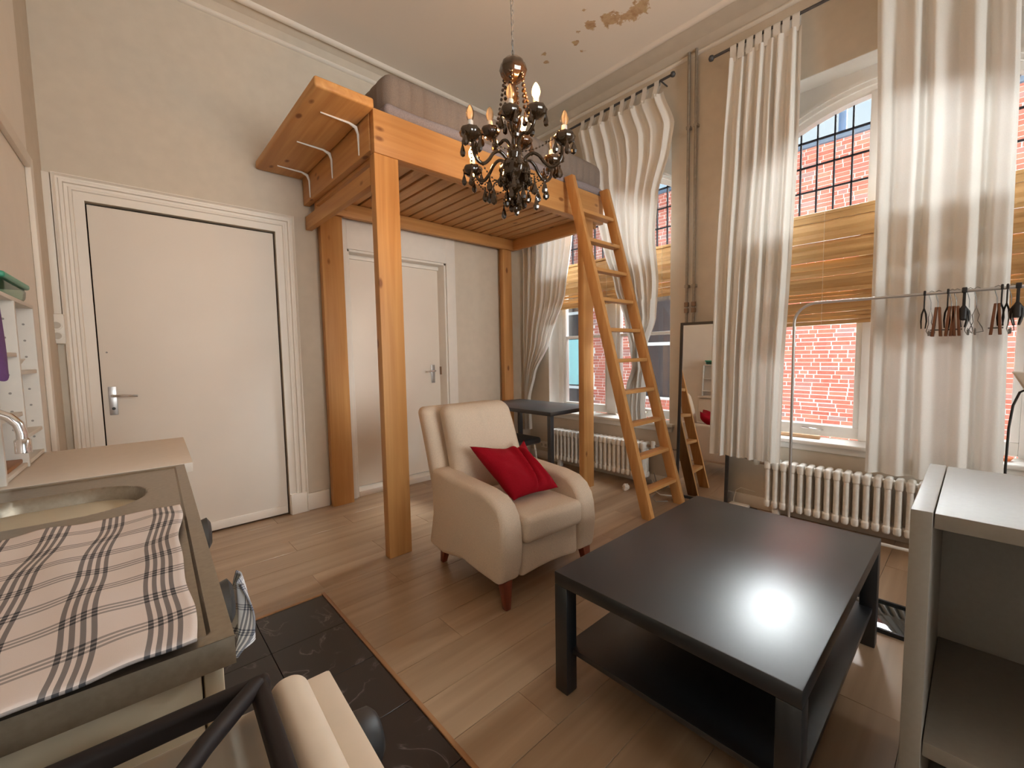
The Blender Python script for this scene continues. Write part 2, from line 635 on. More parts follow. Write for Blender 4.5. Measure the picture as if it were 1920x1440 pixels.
def struct(o, label=None):
    o['kind'] = 'structure'
    if label:
        o['label'] = label
    return o


def sempty(name, loc):
    o = bpy.data.objects.new(name, None)
    COL.objects.link(o)
    o.matrix_basis = Matrix.Translation(loc)
    WM[o.name] = Matrix.Translation(loc)
    o['kind'] = 'structure'
    return o


def link_copy(o, parent, wm):
    c = o.copy()
    COL.objects.link(c)
    c.parent = parent
    c.matrix_parent_inverse = wmat(parent).inverted() if parent else Matrix.Identity(4)
    c.matrix_basis = wm
    WM[c.name] = wm
    return c


XW, YD, ZC, XN, YN = 3.55, 3.58, 3.64, 3.85, -3.0
KA = atan2(0.046, 1.061)
MK = Matrix.Translation((0.078, 0.571, 0)) @ Matrix.Rotation(-KA, 4, 'Z')     # the kitchen wall's own frame


def kw(x, y, z):
    return MK @ Vector((x, y, z))


# ------------------------------------------------------------------ floor
floor = struct(put('floor', G().box((-0.75, YN - 0.2, -0.20), (XN, YD + 0.25, -0.012)), 'mortar'), 'oak laminate floor with a dark tiled strip by the kitchen')
TX, TY = 0.69, 2.23
pm = {}


def plank(x0, x1, y0, y1):
    key = (round(x1 - x0, 3), round(y1 - y0, 3))
    W = Matrix.Translation(((x0 + x1) / 2, (y0 + y1) / 2, -0.006))
    if key in pm:
        o = link_copy(pm[key], floor, W)
        return
    g = 0.0006
    o = put('plank', G().box((x0 + g, y0 + g, -0.012), (x1 - g, y1 - g, 0)), 'laminate', floor, bevel=0.0009, seg=1)
    pm[key] = o


row, y = 0, YD + 0.05
while y > YN:
    y0 = max(YN, y - 0.192)
    lo = -0.5 if y0 >= TY - 0.001 else TX + 0.015
    if y > TY > y0:
        y0 = TY
        lo = -0.5
    x = lo - (row * 0.437) % 1.28
    while x < XW:
        a, b = max(lo, x), min(XW, x + 1.28)
        if b - a > 0.02:
            plank(a, b, y0, y)
        x += 1.28
    y = y0
    row += 1
tile = None
nx = 4
for i in range(nx):
    for j in range(17):
        a = TX - (i + 1) * 0.305
        b = TY - (j + 1) * 0.305
        W = Matrix.Translation((a + 0.1525, b + 0.1525, -0.006))
        if tile is None:
            tile = put('tile', G().box((a + 0.001, b + 0.001, -0.012), (a + 0.304, b + 0.304, -0.001)), 'marble', floor, bevel=0.0012, seg=1)
        else:
            link_copy(tile, floor, W)
struct(bx('trim_1', (TX, YN, -0.004), (TX + 0.016, TY + 0.016, 0.005), 'strip', bevel=0.002), 'oak edging strip beside the tiles')
struct(bx('trim_2', (-0.5, TY, -0.004), (TX, TY + 0.012, 0.004), 'strip', bevel=0.002), 'oak edging strip across the end of the tiles')

# ------------------------------------------------------------------ walls and ceiling
struct(put('ceiling', G().box((-0.75, YN - 0.2, ZC), (XN, YD + 0.25, ZC + 0.15)), 'ceiling'), 'stained plaster ceiling')
# far wall: both doorways left open
D1 = (-0.10, 0.905, 2.155)
D2 = (1.437, 2.41, 2.11)
g = G()
for a, b, z0, z1 in ((-0.75, D1[0], 0, ZC), (D1[0], D1[1], D1[2], ZC), (D1[1], D2[0], 0, ZC), (D2[0], D2[1], D2[2], ZC), (D2[1], XN, 0, ZC)):
    g.box((a, YD, z0), (b, YD + 0.25, z1))
struct(put('wall_far', g, 'wall'), 'beige plaster wall with both doors')
g = G()
for a, b, z0, z1 in ((-0.75, 0.4, 0, ZC), (2.6, XN, 0, ZC), (0.4, 2.6, 0, 0.575), (0.4, 2.6, 3.05, ZC)):
    g.box((a, YN - 0.2, z0), (b, YN, z1))
struct(put('wall_near', g, 'white_wall'))
t = struct(put('window_4', G().box((0.4, YN - 0.14, 0.575), (0.46, YN - 0.08, 3.05)).box((2.54, YN - 0.14, 0.575), (2.6, YN - 0.08, 3.05)).box((1.46, YN - 0.14, 0.575), (1.54, YN - 0.08, 3.05))
                .box((0.46, YN - 0.14, 0.575), (2.54, YN - 0.08, 0.65)).box((0.46, YN - 0.14, 2.97), (2.54, YN - 0.08, 3.05)).box((0.46, YN - 0.14, 2.09), (2.54, YN - 0.08, 2.165)), 'window_white'))
for a, b in ((0.46, 1.46), (1.54, 2.54)):
    bx('pane', (a, YN - 0.112, 0.65), (b, YN - 0.108, 2.97), 'glass', t, bevel=0)
struct(put('wall_left', G(MK).box((-0.75, -3.7, 0), (-0.47, 3.05, ZC)), 'wall'), 'beige wall behind the kitchen')
# painted woodwork lining of the near part of the left wall, with its moulding
tr = struct(put('trim_3', G(MK).box((-0.472, -3.6, 0), (-0.462, 2.56, ZC)), 'gloss_white'), 'white painted lining boards on the left wall')
put('moulding', G(MK).box((-0.462, 2.46, 0.0), (-0.44, 2.52, 2.19)), 'gloss_white', tr, bevel=0.006)
put('moulding', G(MK).box((-0.462, -1.0, 2.13), (-0.44, 2.46, 2.19)), 'gloss_white', tr, bevel=0.006)

WINC = (2.55, 0.49, -1.57)
HW, ZS, ZT = 0.72, 0.575, 3.05
edges = [YN]
for c in sorted(WINC):
    edges += [c - HW, c + HW]
edges.append(YD)
g = G()
for i in range(0, len(edges), 2):
    g.box((XW, edges[i], 0), (XN, edges[i + 1], ZC))
for c in WINC:
    g.box((XW, c - HW, 0), (XN, c + HW, ZS - 0.03))
    g.box((XW, c - HW, ZT), (XN, c + HW, ZC))
struct(put('wall_right', g, 'wall'), 'beige window wall')


# cornices: a plain cove between two mouldings
def cove(name, lbl, fn, zl, out):
    t = sempty(name, fn(0.5, 0.0, zl))
    t['label'] = lbl
    prof = [(0, zl), (0.006, zl), (out * 0.35, zl + (ZC - zl) * 0.55), (out, ZC - 0.004), (out, ZC), (0, ZC)]
    put('cove', G().prism(prof, lambda a, b, s: fn(s, a, b), 0.0, 1.0), 'wall', t)
    low = [(0, zl - 0.028), (0.016, zl - 0.026), (0.024, zl - 0.014), (0.018, zl), (0, zl + 0.002)]
    put('moulding', G().prism(low, lambda a, b, s: fn(s, a, b), 0.0, 1.0), 'gloss_white', t, smooth=50)
    up = [(out - 0.004, ZC), (out - 0.004, ZC - 0.02), (out + 0.01, ZC - 0.026), (out + 0.03, ZC - 0.02), (out + 0.04, ZC)]
    put('moulding', G().prism(up, lambda a, b, s: fn(s, a, b), 0.0, 1.0), 'gloss_white', t, smooth=50)


cove('trim_4', 'plaster cornice over the doors', lambda s, a, b: (-0.5 + s * (XW + 0.5), YD - a, b), 3.55, 0.10)
cove('trim_5', 'plaster cornice over the windows', lambda s, a, b: (XW - a, YN + s * (YD - YN), b), 3.595, 0.27)

t = sempty('baseboard_far', (1.1, YD, 0))
bx('board', (1.028, YD - 0.022, 0), (1.20, YD, 0.135), 'gloss_white', t, bevel=0.004)
bx('board', (2.52, YD - 0.018, 0), (XW, YD, 0.12), 'gloss_white', t, bevel=0.004)
t = sempty('baseboard_right', (XW, 1.5, 0))
bx('board', (XW - 0.02, 1.83, 0), (XW, YD - 0.02, 0.09), 'white_wall', t, bevel=0.004)
bx('board', (XW - 0.02, YN, 0), (XW, 1.83, 0.09), 'white_wall', t, bevel=0.004)

# ------------------------------------------------------------------ doors
d = sempty('door_1', (0.4, YD, 0))
d['label'] = 'wide flat white entrance door beside the kitchen'
bx('door_leaf', (D1[0] + 0.006, YD + 0.012, 0.012), (D1[1] - 0.012, YD + 0.055, D1[2] - 0.014), 'door', d, bevel=0.003)
bx('kick_strip', (D1[0] + 0.02, YD + 0.006, 0.015), (D1[1] - 0.02, YD + 0.012, 0.075), 'door', d, bevel=0.001)
bx('frame', (D1[0] - 0.001, YD + 0.056, 0), (D1[1] + 0.001, YD + 0.10, D1[2] + 0.001), 'gap_shade', d, bevel=0, label='black panel giving shade to the gap round the door')  # black panel behind the leaf, puts the gap's shade into colour
# casing: stepped profile, mitred as left, right and head
prof = [(0.0, 0.0), (0.0, 0.012), (0.045, 0.014), (0.05, 0.022), (0.062, 0.022), (0.066, 0.014), (0.080, 0.016), (0.084, 0.030), (0.098, 0.032), (0.103, 0.020), (0.112, 0.022), (0.122, 0.036), (0.128, 0.034), (0.13, 0.0)]
cz = 0.13


def casing(side):
    g = G()
    if side == 'head':
        def fn(a, b, s):
            x0 = D1[0] - a
            x1 = D1[1] + a
            return (x0 + s * (x1 - x0), YD - b, D1[2] + a)
        g.prism(prof, fn, 0, 1)
    else:
        sg = -1 if side == 'l' else 1
        e = D1[0] if side == 'l' else D1[1]
        g.prism(prof, lambda a, b, s: (e + sg * a, YD - b, s * (D1[2] + a)), 0.0, 1)
    return g


put('casing', casing('l'), 'gloss_white', d)
put('casing', casing('r'), 'gloss_white', d)
put('casing', casing('head'), 'gloss_white', d)
bx('plinth', (D1[1] + 0.002, YD - 0.036, 0), (D1[1] + 0.118, YD, 0.16), 'gloss_white', d, bevel=0.004)
bx('plinth', (D1[0] - 0.118, YD - 0.036, 0), (D1[0] - 0.002, YD, 0.16), 'gloss_white', d, bevel=0.004)
pl = bx('handle_plate', (-0.068, YD + 0.004, 0.885), (-0.030, YD + 0.012, 1.06), 'rackmetal', d, bevel=0.002)
put('lever', G().tube([(-0.049, YD + 0.008, 1.005), (-0.049, YD - 0.04, 1.005), (-0.04, YD - 0.048, 1.005), (0.065, YD - 0.048, 1.0)], 0.008, 10), 'chrome', pl, smooth=60)
put('keyhole', G().tube([(-0.049, YD + 0.006, 0.925), (-0.049, YD + 0.001, 0.925)], 0.009, 12), 'black_matt', pl)
put('keyhole', G().tube([(-0.06, YD + 0.014, 1.27), (-0.06, YD + 0.0105, 1.27)], 0.005, 10), 'cable_grey', d)

d = sempty('door_2', (1.92, YD, 0))
d['label'] = 'white inner door set back behind the loft posts'
bx('door_leaf', (D2[0] + 0.02, YD + 0.12, 0.055), (D2[1] - 0.02, YD + 0.16, D2[2] - 0.03), 'door', d, bevel=0.003)
bx('lining', (D2[0], YD, 0), (D2[0] + 0.02, YD + 0.25, D2[2]), 'white_wall', d)
bx('lining', (D2[1] - 0.02, YD, 0), (D2[1], YD + 0.25, D2[2]), 'white_wall', d)
bx('lining', (D2[0], YD, D2[2] - 0.02), (D2[1], YD + 0.25, D2[2]), 'white_wall', d)
bx('rebate', (D2[0] + 0.02, YD + 0.10, D2[2] - 0.055), (D2[1] - 0.02, YD + 0.12, D2[2] - 0.02), 'white_wall', d)
bx('threshold', (D2[0] + 0.02, YD - 0.004, 0), (D2[1] - 0.02, YD + 0.25, 0.05), 'gloss_white', d, bevel=0.004)
bx('casing', (1.385, YD - 0.014, 0), (D2[0], YD, 2.42), 'white_wall', d, bevel=0.002)
bx('casing', (D2[1], YD - 0.014, 0), (2.515, YD, 2.42), 'white_wall', d, bevel=0.002)
bx('casing', (D2[0], YD - 0.014, D2[2]), (D2[1], YD, 2.42), 'white_wall', d, bevel=0.002)
pl = bx('handle_plate', (2.285, YD + 0.112, 0.94), (2.325, YD + 0.12, 1.12), 'rackmetal', d, bevel=0.002)
put('lever', G().tube([(2.305, YD + 0.115, 1.06), (2.305, YD + 0.07, 1.06), (2.295, YD + 0.062, 1.06), (2.215, YD + 0.062, 1.056)], 0.008, 10), 'chrome', pl, smooth=60)
bx('strike_plate', (D2[1] - 0.024, YD + 0.09, 1.02), (D2[1] - 0.018, YD + 0.12, 1.10), 'copper', d, bevel=0.001)

# cable trunking and socket on the far wall
t = thing('wall_socket', 'cream double wall socket under white cable trunking beside the wide door', 'socket', (-0.262, YD, 1.32))
bx('cable_trunking', (-0.266, YD - 0.02, 1.49), (-0.232, YD, 2.28), 'gloss_white', t, bevel=0.003)
bx('cover', (-0.292, YD - 0.045, 1.32), (-0.222, YD, 1.49), 'plastic_white', t, bevel=0.008)
for z in (1.365, 1.425):
    put('socket_ring', G().tube([(-0.257, YD - 0.052, z), (-0.257, YD - 0.044, z)], 0.026, 20), 'plastic_white', t, smooth=40)
    put('socket_well', G().tube([(-0.257, YD - 0.0535, z), (-0.257, YD - 0.05, z)], 0.019, 20), 'socket_well', t, smooth=40)
t = thing('wall_socket', 'low cream double socket on the window wall beside the desk leg', 'socket', (XW, 3.31, 0.13))
bx('cover', (XW - 0.04, 3.26, 0.14), (XW, 3.38, 0.205), 'plastic_white', t, bevel=0.008)
for yy in (3.29, 3.35):
    put('socket_ring', G().tube([(XW - 0.046, yy, 0.172), (XW - 0.038, yy, 0.172)], 0.024, 18), 'plastic_white', t, smooth=40)
    put('socket_well', G().tube([(XW - 0.048, yy, 0.172), (XW - 0.044, yy, 0.172)], 0.017, 18), 'socket_well', t, smooth=40)

# ------------------------------------------------------------------ windows
AR, AZ = 1.15, 1.72


def arch(dy, r=AR):
    return AZ + sqrt(max(0, r * r - dy * dy))


def window(nm, c, lbl, bar):
    t = sempty(nm, (XW + 0.2, c, ZS))
    t['label'] = lbl
    f0, f1 = 3.72, 3.79
    hw = 0.66
    fr = G()
    fr.box((f0, c - HW, ZS), (f1, c - hw, ZT)).box((f0, c + hw, ZS), (f1, c + HW, ZT))
    n = 20
    pts = [(-hw + 2 * hw * i / n) for i in range(n + 1)]
    poly = [(-hw, ZT), (-hw, arch(hw))] + [(p, arch(p)) for p in pts[1:-1]] + [(hw, arch(hw)), (hw, ZT)]
    # spandrel over the arch, built as strips
    for i in range(n):
        a, b = pts[i], pts[i + 1]
        fr.hexa([(f0, c + a, arch(a)), (f1, c + a, arch(a)), (f1, c + b, arch(b)), (f0, c + b, arch(b)), (f0, c + a, ZT), (f1, c + a, ZT), (f1, c + b, ZT), (f0, c + b, ZT)])
    put('frame', fr, 'window_white', t)
    bx('reveal_lining', (XW + 0.001, c - HW + 0.003, ZT - 0.004), (f0, c + HW - 0.003, ZT), 'window_white', t, bevel=0)
    bx('reveal_lining', (XW + 0.001, c - HW, ZS), (f0, c - HW + 0.003, ZT), 'window_white', t, bevel=0)
    bx('reveal_lining', (XW + 0.001, c + HW - 0.003, ZS), (f0, c + HW, ZT), 'window_white', t, bevel=0)
    # projecting arch moulding
    g = G()
    for i in range(n):
        a, b = pts[i] * 1.05, pts[i + 1] * 1.05
        for (lo, hi, x0) in ((0.045, 0.075, f0 - 0.022), (0.075, 0.098, f0 - 0.036)):
            g.hexa([(x0, c + a, arch(a) + lo), (f0, c + a, arch(a) + lo), (f0, c + b, arch(b) + lo), (x0, c + b, arch(b) + lo), (x0, c + a, arch(a) + hi), (f0, c + a, arch(a) + hi), (f0, c + b, arch(b) + hi), (x0, c + b, arch(b) + hi)])
    put('arch_moulding', g, 'window_white', t)
    bx('mullion', (f0 - 0.01, c - 0.055, ZS), (f1, c + 0.055, arch(0) + 0.01), 'window_white', t, bevel=0.006)
    bx('transom', (f0 - 0.012, c - hw, 2.09), (f1, c + hw, 2.165), 'window_white', t, bevel=0.006)
    for sg in (-1, 1):
        y0, y1 = sorted((c + sg * 0.055, c + sg * hw))
        # lower casement: rails and stiles of its own
        sash = G().box((f0 + 0.012, y0, ZS + 0.005), (f1, y1, ZS + 0.085)).box((f0 + 0.012, y0, 2.05), (f1, y1, 2.09))
        sash.box((f0 + 0.012, y0, ZS + 0.085), (f1, y0 + 0.035, 2.05)).box((f0 + 0.012, y1 - 0.035, ZS + 0.085), (f1, y1, 2.05))
        sa = put('sash', sash, 'window_white', t, bevel=0.004)
        zz = [ZS + 0.08, 2.06]
        if bar:
            bx('glazing_bar', (f0 + 0.02, y0 + 0.03, 1.37), (f1, y1 - 0.03, 1.40), 'window_white', sa, bevel=0.003)
            zz = [ZS + 0.08, 1.385, 2.06]
        for i in range(len(zz) - 1):
            bx('pane', (f1 + 0.003, y0 + 0.02, zz[i]), (f1 + 0.007, y1 - 0.02, zz[i + 1]), 'glass', sa, bevel=0)
        ys = [y0 + (y1 - y0) * i / 6 for i in range(7)]
        zs = [2.16, 2.357, 2.535, 2.713, 2.90]
        for i in range(6):
            for k in range(4):
                top = zs[k + 1]
                if zs[k] > max(arch(ys[i] - c), arch(ys[i + 1] - c)) + 0.01:
                    continue
                bx('pane', (f1 + 0.003, ys[i] + 0.002, zs[k] + 0.002), (f1 + 0.007, ys[i + 1] - 0.002, top - 0.002), 'glass', t, bevel=0)
        for q in ys[1:-1]:
            bx('lead_bar', (f1 - 0.008, q - 0.005, 2.15), (f1 + 0.009, q + 0.005, arch(q - c) + 0.02), 'lead', t, bevel=0)
        for q in zs[1:-1]:
            hh = hw if q < arch(hw) else sqrt(AR * AR - (q - AZ) ** 2)
            e0, e1 = sorted((c + sg * 0.05, c + sg * hh))
            bx('lead_bar', (f1 - 0.008, e0, q - 0.005), (f1 + 0.010, e1, q + 0.005), 'lead', t, bevel=0)
        put('latch', G().tube([(f0 + 0.012, c + sg * 0.33 + 0.05, ZS + 0.055), (f0 - 0.02, c + sg * 0.33 + 0.05, ZS + 0.06), (f0 - 0.02, c + sg * 0.33 - 0.07, ZS + 0.052), (f0 + 0.012, c + sg * 0.33 - 0.07, ZS + 0.05)], 0.007, 8), 'chrome', t, smooth=60)
    sl = put('sill', G().box((XW - 0.05, c - HW - 0.05, ZS - 0.03), (f0 + 0.01, c + HW + 0.05, ZS)), 'window_white', t, bevel=0.01, seg=3)
    put('apron', G().box((XW - 0.02, c - HW - 0.03, ZS - 0.075), (XW, c + HW + 0.03, ZS - 0.03)), 'window_white', t, bevel=0.008)
    return t


window('window_1', WINC[0], 'arched window behind the ladder and desk', True)
window('window_2', WINC[1], 'arched window above the larger radiator', False)
window('window_3', WINC[2], None, False)

# ------------------------------------------------------------------ building across the alley
BX = 7.5
bb = thing('brick_building', 'red brick building across the alley with a slate coping', 'building', (BX, 2.0, -3.2))
bx('mortar_bed', (BX - 0.008, -6, -3.2), (BX + 0.5, 10, 4.08), 'mortar', bb, bevel=0)
put('coping', G().box((BX - 0.06, -6, 4.08), (BX + 0.55, 10, 4.17)), 'slate', bb, bevel=0.01)
HOLES = ((3.72, 4.42, 0.35, 2.35), (5.72, 6.55, -1.2, 2.9), (7.2, 8.0, -1.2, 2.9))
bm3 = [put('brick', G().box((BX - 0.012, -L / 2, -0.026), (BX + 0.02, L / 2, 0.026)), 'brick', bb, bevel=0.004, seg=1, origin=(BX, 0, 0)) for L in (0.206, 0.098)]
first = [True, True]
cnt = 0
mass = G()
rng = random.Random(3)
z = -3.15
while z < 4.05:
    y = -6 + rng.random() * 0.2
    while y < 9.9:
        k = 0 if rng.random() < 0.72 else 1
        L = (0.206, 0.098)[k]
        yc, zc = y + L / 2, z + 0.026
        y += L + 0.011
        if any(a - 0.1 < yc < b + 0.1 and e - 0.05 < zc < f_ + 0.05 for a, b, e, f_ in HOLES):
            continue
        jx = rng.uniform(-0.004, 0.004)
        near = (0.95 < yc < 2.15 and (0.05 < zc < 1.7 or 2.4 < zc < 4.1)) or (4.5 < yc < 5.2 and -0.1 < zc < 1.9)
        if near and cnt < 298:
            W = Matrix.Translation((BX + jx, yc, zc))
            if first[k]:
                bm3[k].matrix_basis = W
                WM[bm3[k].name] = W
                first[k] = False
            else:
                link_copy(bm3[k], bb, W)
            cnt += 1
        else:
            mass.box((BX - 0.012 + jx, yc - L / 2, zc - 0.026), (BX + 0.02, yc + L / 2, zc + 0.026))
    z += 0.0595
o = put('brickwork', mass, 'brick_mass', bb)
o['kind'] = 'stuff'
for (a, b, e, f_) in HOLES:
    g = G().box((BX - 0.03, a - 0.06, e - 0.04), (BX + 0.05, b + 0.06, e)).box((BX - 0.03, a - 0.06, f_), (BX + 0.05, b + 0.06, f_ + 0.06))
    g.box((BX - 0.03, a - 0.06, e), (BX + 0.05, a, f_)).box((BX - 0.03, b, e), (BX + 0.05, b + 0.06, f_))
    m_ = (a + b) / 2
    nb = max(2, round((f_ - e) / 0.8))
    for i in range(1, nb):
        zz = e + (f_ - e) * i / nb
        g.box((BX - 0.02, a, zz - 0.03), (BX + 0.04, b, zz + 0.03))
    wf = put('window_frame', g, 'outside_white', bb)
    bx('pane', (BX - 0.014, a, e), (BX - 0.010, b, f_), 'far_pane', wf, bevel=0)
bx('window_panel', (BX - 0.024, 5.76, 0.5), (BX + 0.02, 6.5, 1.5), 'teal', bb, bevel=0.004)
put('downpipe', G().tube([(BX - 0.05, 4.98, -3), (BX - 0.05, 4.98, 4.05)], 0.03, 8), 'outside_white', bb, smooth=60)
put('flue_pipe', G().tube([(8.0, 1.49, 4.0), (8.0, 1.49, 5.6)], 0.05, 10), 'slate', bb, smooth=60)
g = put('alley_ground', G().box((XN, -8, -3.4), (BX + 0.5, 12, -3.2)), 'mortar')
struct(g, 'paving of the alley outside')

# ------------------------------------------------------------------ loft bed
lb = thing('loft_bed', 'tall pine loft bed frame with slatted base standing on four square posts', 'loft bed', (2.2, 2.9, 0))
FY = 2.34
bx('post', (1.12, FY, 0), (1.268, FY + 0.06, 2.36), 'pine_z', lb, bevel=0.004)
bx('post', (2.98, FY - 0.01, 0), (3.12, FY + 0.05, 2.36), 'pine_z', lb, bevel=0.004)
bx('post', (1.205, 3.49, 0), (1.375, 3.55, 2.45), 'pine_z', lb, bevel=0.004)
bx('post', (3.08, 3.485, 0), (3.205, 3.545, 2.45), 'pine_z', lb, bevel=0.004)
bx('front_beam', (1.12, FY - 0.005, 2.36), (3.28, FY + 0.045, 2.60), 'pine_x', lb, bevel=0.005)
bx('back_beam', (1.17, 3.45, 2.33), (3.24, 3.50, 2.437), 'pine_x', lb, bevel=0.004)
bx('left_beam', (1.115, FY + 0.047, 2.385), (1.16, 3.57, 2.60), 'pine_y', lb, bevel=0.004)
bx('stretcher', (1.12, FY + 0.062, 2.20), (1.165, 3.56, 2.30), 'pine_y', lb, bevel=0.004)
bx('right_beam', (3.20, FY + 0.05, 2.33), (3.245, 3.45, 2.60), 'pine_y', lb, bevel=0.004)
bx('ledge', (1.17, FY + 0.047, 2.365), (3.19, FY + 0.085, 2.437), 'pine_x', lb, bevel=0.003)
bx('ledge', (1.162, FY + 0.09, 2.365), (1.20, 3.45, 2.437), 'pine_y', lb, bevel=0.003)
sl = None
x = 3.095
while x > 1.26:
    a, b = x - 0.114 + 0.012, x - 0.012 + 0.002
    W = Matrix.Translation(((a + b) / 2, 2.965, 2.448))
    if sl is None:
        sl = bx('slat', (a, FY + 0.05, 2.438), (b, 3.54, 2.458), 'slat', lb, bevel=0.003)
    else:
        link_copy(sl, lb, W)
    x -= 0.114
link_copy(sl, lb, Matrix.Translation((3.146, 2.945, 2.448)))
# side shelf outside the left end, on white angle brackets
sh = put('side_shelf', G().box((0.80, 2.30, 2.575), (1.113, 3.57, 2.63)), 'pine_y', lb, bevel=0.012, seg=3)
for yy in (2.52, 2.95, 3.40):
    put('shelf_bracket', G().tube([(0.90, yy, 2.571), (1.06, yy, 2.568), (1.098, yy, 2.555), (1.110, yy, 2.52), (1.111, yy, 2.40)], [0.004, 0.007, 0.011, 0.007, 0.004], 8), 'window_white', sh, smooth=60)

# mattress on the loft
mt = thing('mattress', 'thick quilted grey mattress lying on the pine loft bed', 'mattress', (2.2, 2.93, 2.458))


def ribs(p):
    q = p.copy()
    if abs(p.z) < 0.10:
        k = abs(sin(pi * (p.x + 5) / 0.086)) ** 0.6
        s = 0.016 * (1 - k)
        if p.y < -0.5:
            q.y += s
        if p.x > 1.0 or p.x < -1.0:
            k2 = abs(sin(pi * (p.y + 5) / 0.086)) ** 0.35
            q.x -= copysign(0.010 * (1 - k2), p.x)
    q.y += 0.006 * sin(p.x * 5 + 1)
    q.z += 0.010 * sin(p.x * 2.3 + 0.5)
    return q


put('cover', G().rbox((2.245, 2.93, 2.755), (1.045, 0.595, 0.122), 0.085, (220, 40, 8), ribs, k=4), 'mattress', mt, smooth=60)
put('border', G().rbox((2.243, 2.93, 2.632), (1.045, 0.600, 0.035), 0.032, (60, 10, 1), lambda p: Vector((p.x, p.y, p.z + 0.006 * sin(p.x * 9))), k=3), 'mattress_trim', mt, smooth=60)
put('base', G().rbox((2.18, 2.92, 2.528), (0.97, 0.52, 0.068), 0.03, (10, 6, 2), None, k=2), 'mattress_trim', mt, smooth=60)

# ------------------------------------------------------------------ ladder
ld = thing('ladder', 'pine ladder with flat rungs leaning against the front beam of the loft bed', 'ladder', (2.98, 1.6, 0))
zt = 2.63
sl_ = (2.332 - 1.629) / 2.60
for x0 in (2.728, 3.20):
    yb, dy = 1.612, 0.084
    g = G().hexa([(x0, yb - dy, 0), (x0 + 0.042, yb - dy, 0), (x0 + 0.042, yb, 0), (x0, yb, 0), (x0, yb - dy + sl_ * zt, zt), (x0 + 0.042, yb - dy + sl_ * zt, zt), (x0 + 0.042, yb + sl_ * zt, zt), (x0, yb + sl_ * zt, zt)])
    put('rail', g, 'pine_ladder', ld, bevel=0.004)
rg = None
for k in range(10):
    zz = 0.205 + 0.2395 * k
    yf = 1.528 + sl_ * zz + 0.004
    W = Matrix.Translation((2.985, yf + 0.038, zz - 0.014))
    if rg is None:
        rg = bx('rung', (2.770, yf, zz - 0.028), (3.20, yf + 0.076, zz), 'pine_x', ld, bevel=0.004)
    else:
        link_copy(rg, ld, W)

# ------------------------------------------------------------------ desk and stool under the loft
dk = thing('desk', 'black desk with slim square legs standing under the loft beside the window', 'desk', (2.9, 2.87, 0))
bx('tabletop', (2.605, 2.385, 0.69), (3.19, 3.37, 0.725), 'black', dk, bevel=0.003)
for (x, y) in ((2.61, 2.39), (3.145, 2.39), (2.61, 3.325), (3.145, 3.325)):
    bx('leg', (x, y, 0), (x + 0.04, y + 0.04, 0.69), 'black', dk, bevel=0.002)
st = thing('stool', 'low stool with padded black seat and chrome legs partly under the desk', 'stool', (2.55, 2.75, 0))
put('seat', G().rbox((2.56, 2.77, 0.445), (0.165, 0.165, 0.028), 0.024, (4, 4, 2), None), 'black_matt', st, smooth=60)
for sx in (-1, 1):
    for sy in (-1, 1):
        put('leg', G().tube([(2.56 + sx * 0.12, 2.77 + sy * 0.12, 0.42), (2.56 + sx * 0.15, 2.77 + sy * 0.15, 0)], 0.009, 8), 'chrome', st, smooth=60)

# ------------------------------------------------------------------ armchair
ac = thing('armchair', 'cream upholstered armchair with tall back and tapered red-brown legs', 'armchair', (1.6, 1.8, 0))
MA = Matrix.Translation((1.25, 1.445, 0)) @ Matrix.Rotation(radians(-3.1), 4, 'Z')      # x across, y backwards
WA = 0.655


def armprof():
    P = [(0.03, 0.125), (0.008, 0.20), (-0.005, 0.30), (0.0, 0.39), (0.015, 0.445), (0.05, 0.495), (0.105, 0.528), (0.20, 0.544), (0.34, 0.550), (0.45, 0.555), (0.54, 0.565), (0.61, 0.575), (0.675, 0.555), (0.685, 0.45), (0.68, 0.30), (0.70, 0.12), (0.55, 0.105), (0.35, 0.14), (0.2, 0.13)]
    return P


for sd in (0, 1):
    def fn(a, b, s, sd=sd):
        flare = 0.035 * max(0, (0.34 - b) / 0.34) ** 1.5
        x = (-flare + s * (0.125 + flare)) if sd == 0 else (WA + flare - s * (0.125 + flare))
        return (x, a, b)
    g = G(MA).prism(armprof(), fn, 0.0, 1.0)
    put('arm', g, 'upholstery', ac, bevel=0.03, seg=4, smooth=70)
put('base', G(MA).rbox((WA / 2, 0.345, 0.215), (0.206, 0.325, 0.098), 0.03, (4, 4, 3), lambda p: Vector((p.x, p.y, p.z + (0.02 * (1 - (p.x / 0.23) ** 2) if p.z < 0 else 0)))), 'upholstery', ac, smooth=60)


def seatdef(p):
    q = p.copy()
    if p.z > 0:
        q.z += 0.018 * (1 - (p.x / 0.24) ** 2) * (1 - (p.y / 0.3) ** 2)
    return q


put('seat_cushion', G(MA).rbox((WA / 2, 0.255, 0.365), (0.204, 0.275, 0.066), 0.035, (6, 6, 2), seatdef, k=4), 'upholstery', ac, smooth=60)


def backdef(p):                                  # leans back, wider and a little winged at the top
    q = p.copy()
    h = p.z + 0.34
    q.y += 0.20 * h + 0.10 * h * h
    q.x = (q.x + 0.31) * (1 - 0.17 * h) - 0.31 - 0.03 * h
    return q


put('backrest', G(MA).rbox((WA / 2, 0.625, 0.595), (0.31, 0.055, 0.315), 0.045, (6, 2, 8), backdef, k=4), 'upholstery', ac, smooth=60)


def bcush(p):
    q = p.copy()
    h = p.z + 0.24
    q.y += 0.20 * (h + 0.08) + 0.10 * h * h - 0.03 * (1 - (p.x / 0.28) ** 2) * (1 - (p.z / 0.26) ** 2)
    q.x = (q.x + 0.255) * (1 - 0.15 * h) - 0.255 - 0.025 * h
    if p.z > 0.12:
        q.y += 0.004 * sin(p.x * 90) * max(0, 1 - abs(p.x) / 0.12)
    return q


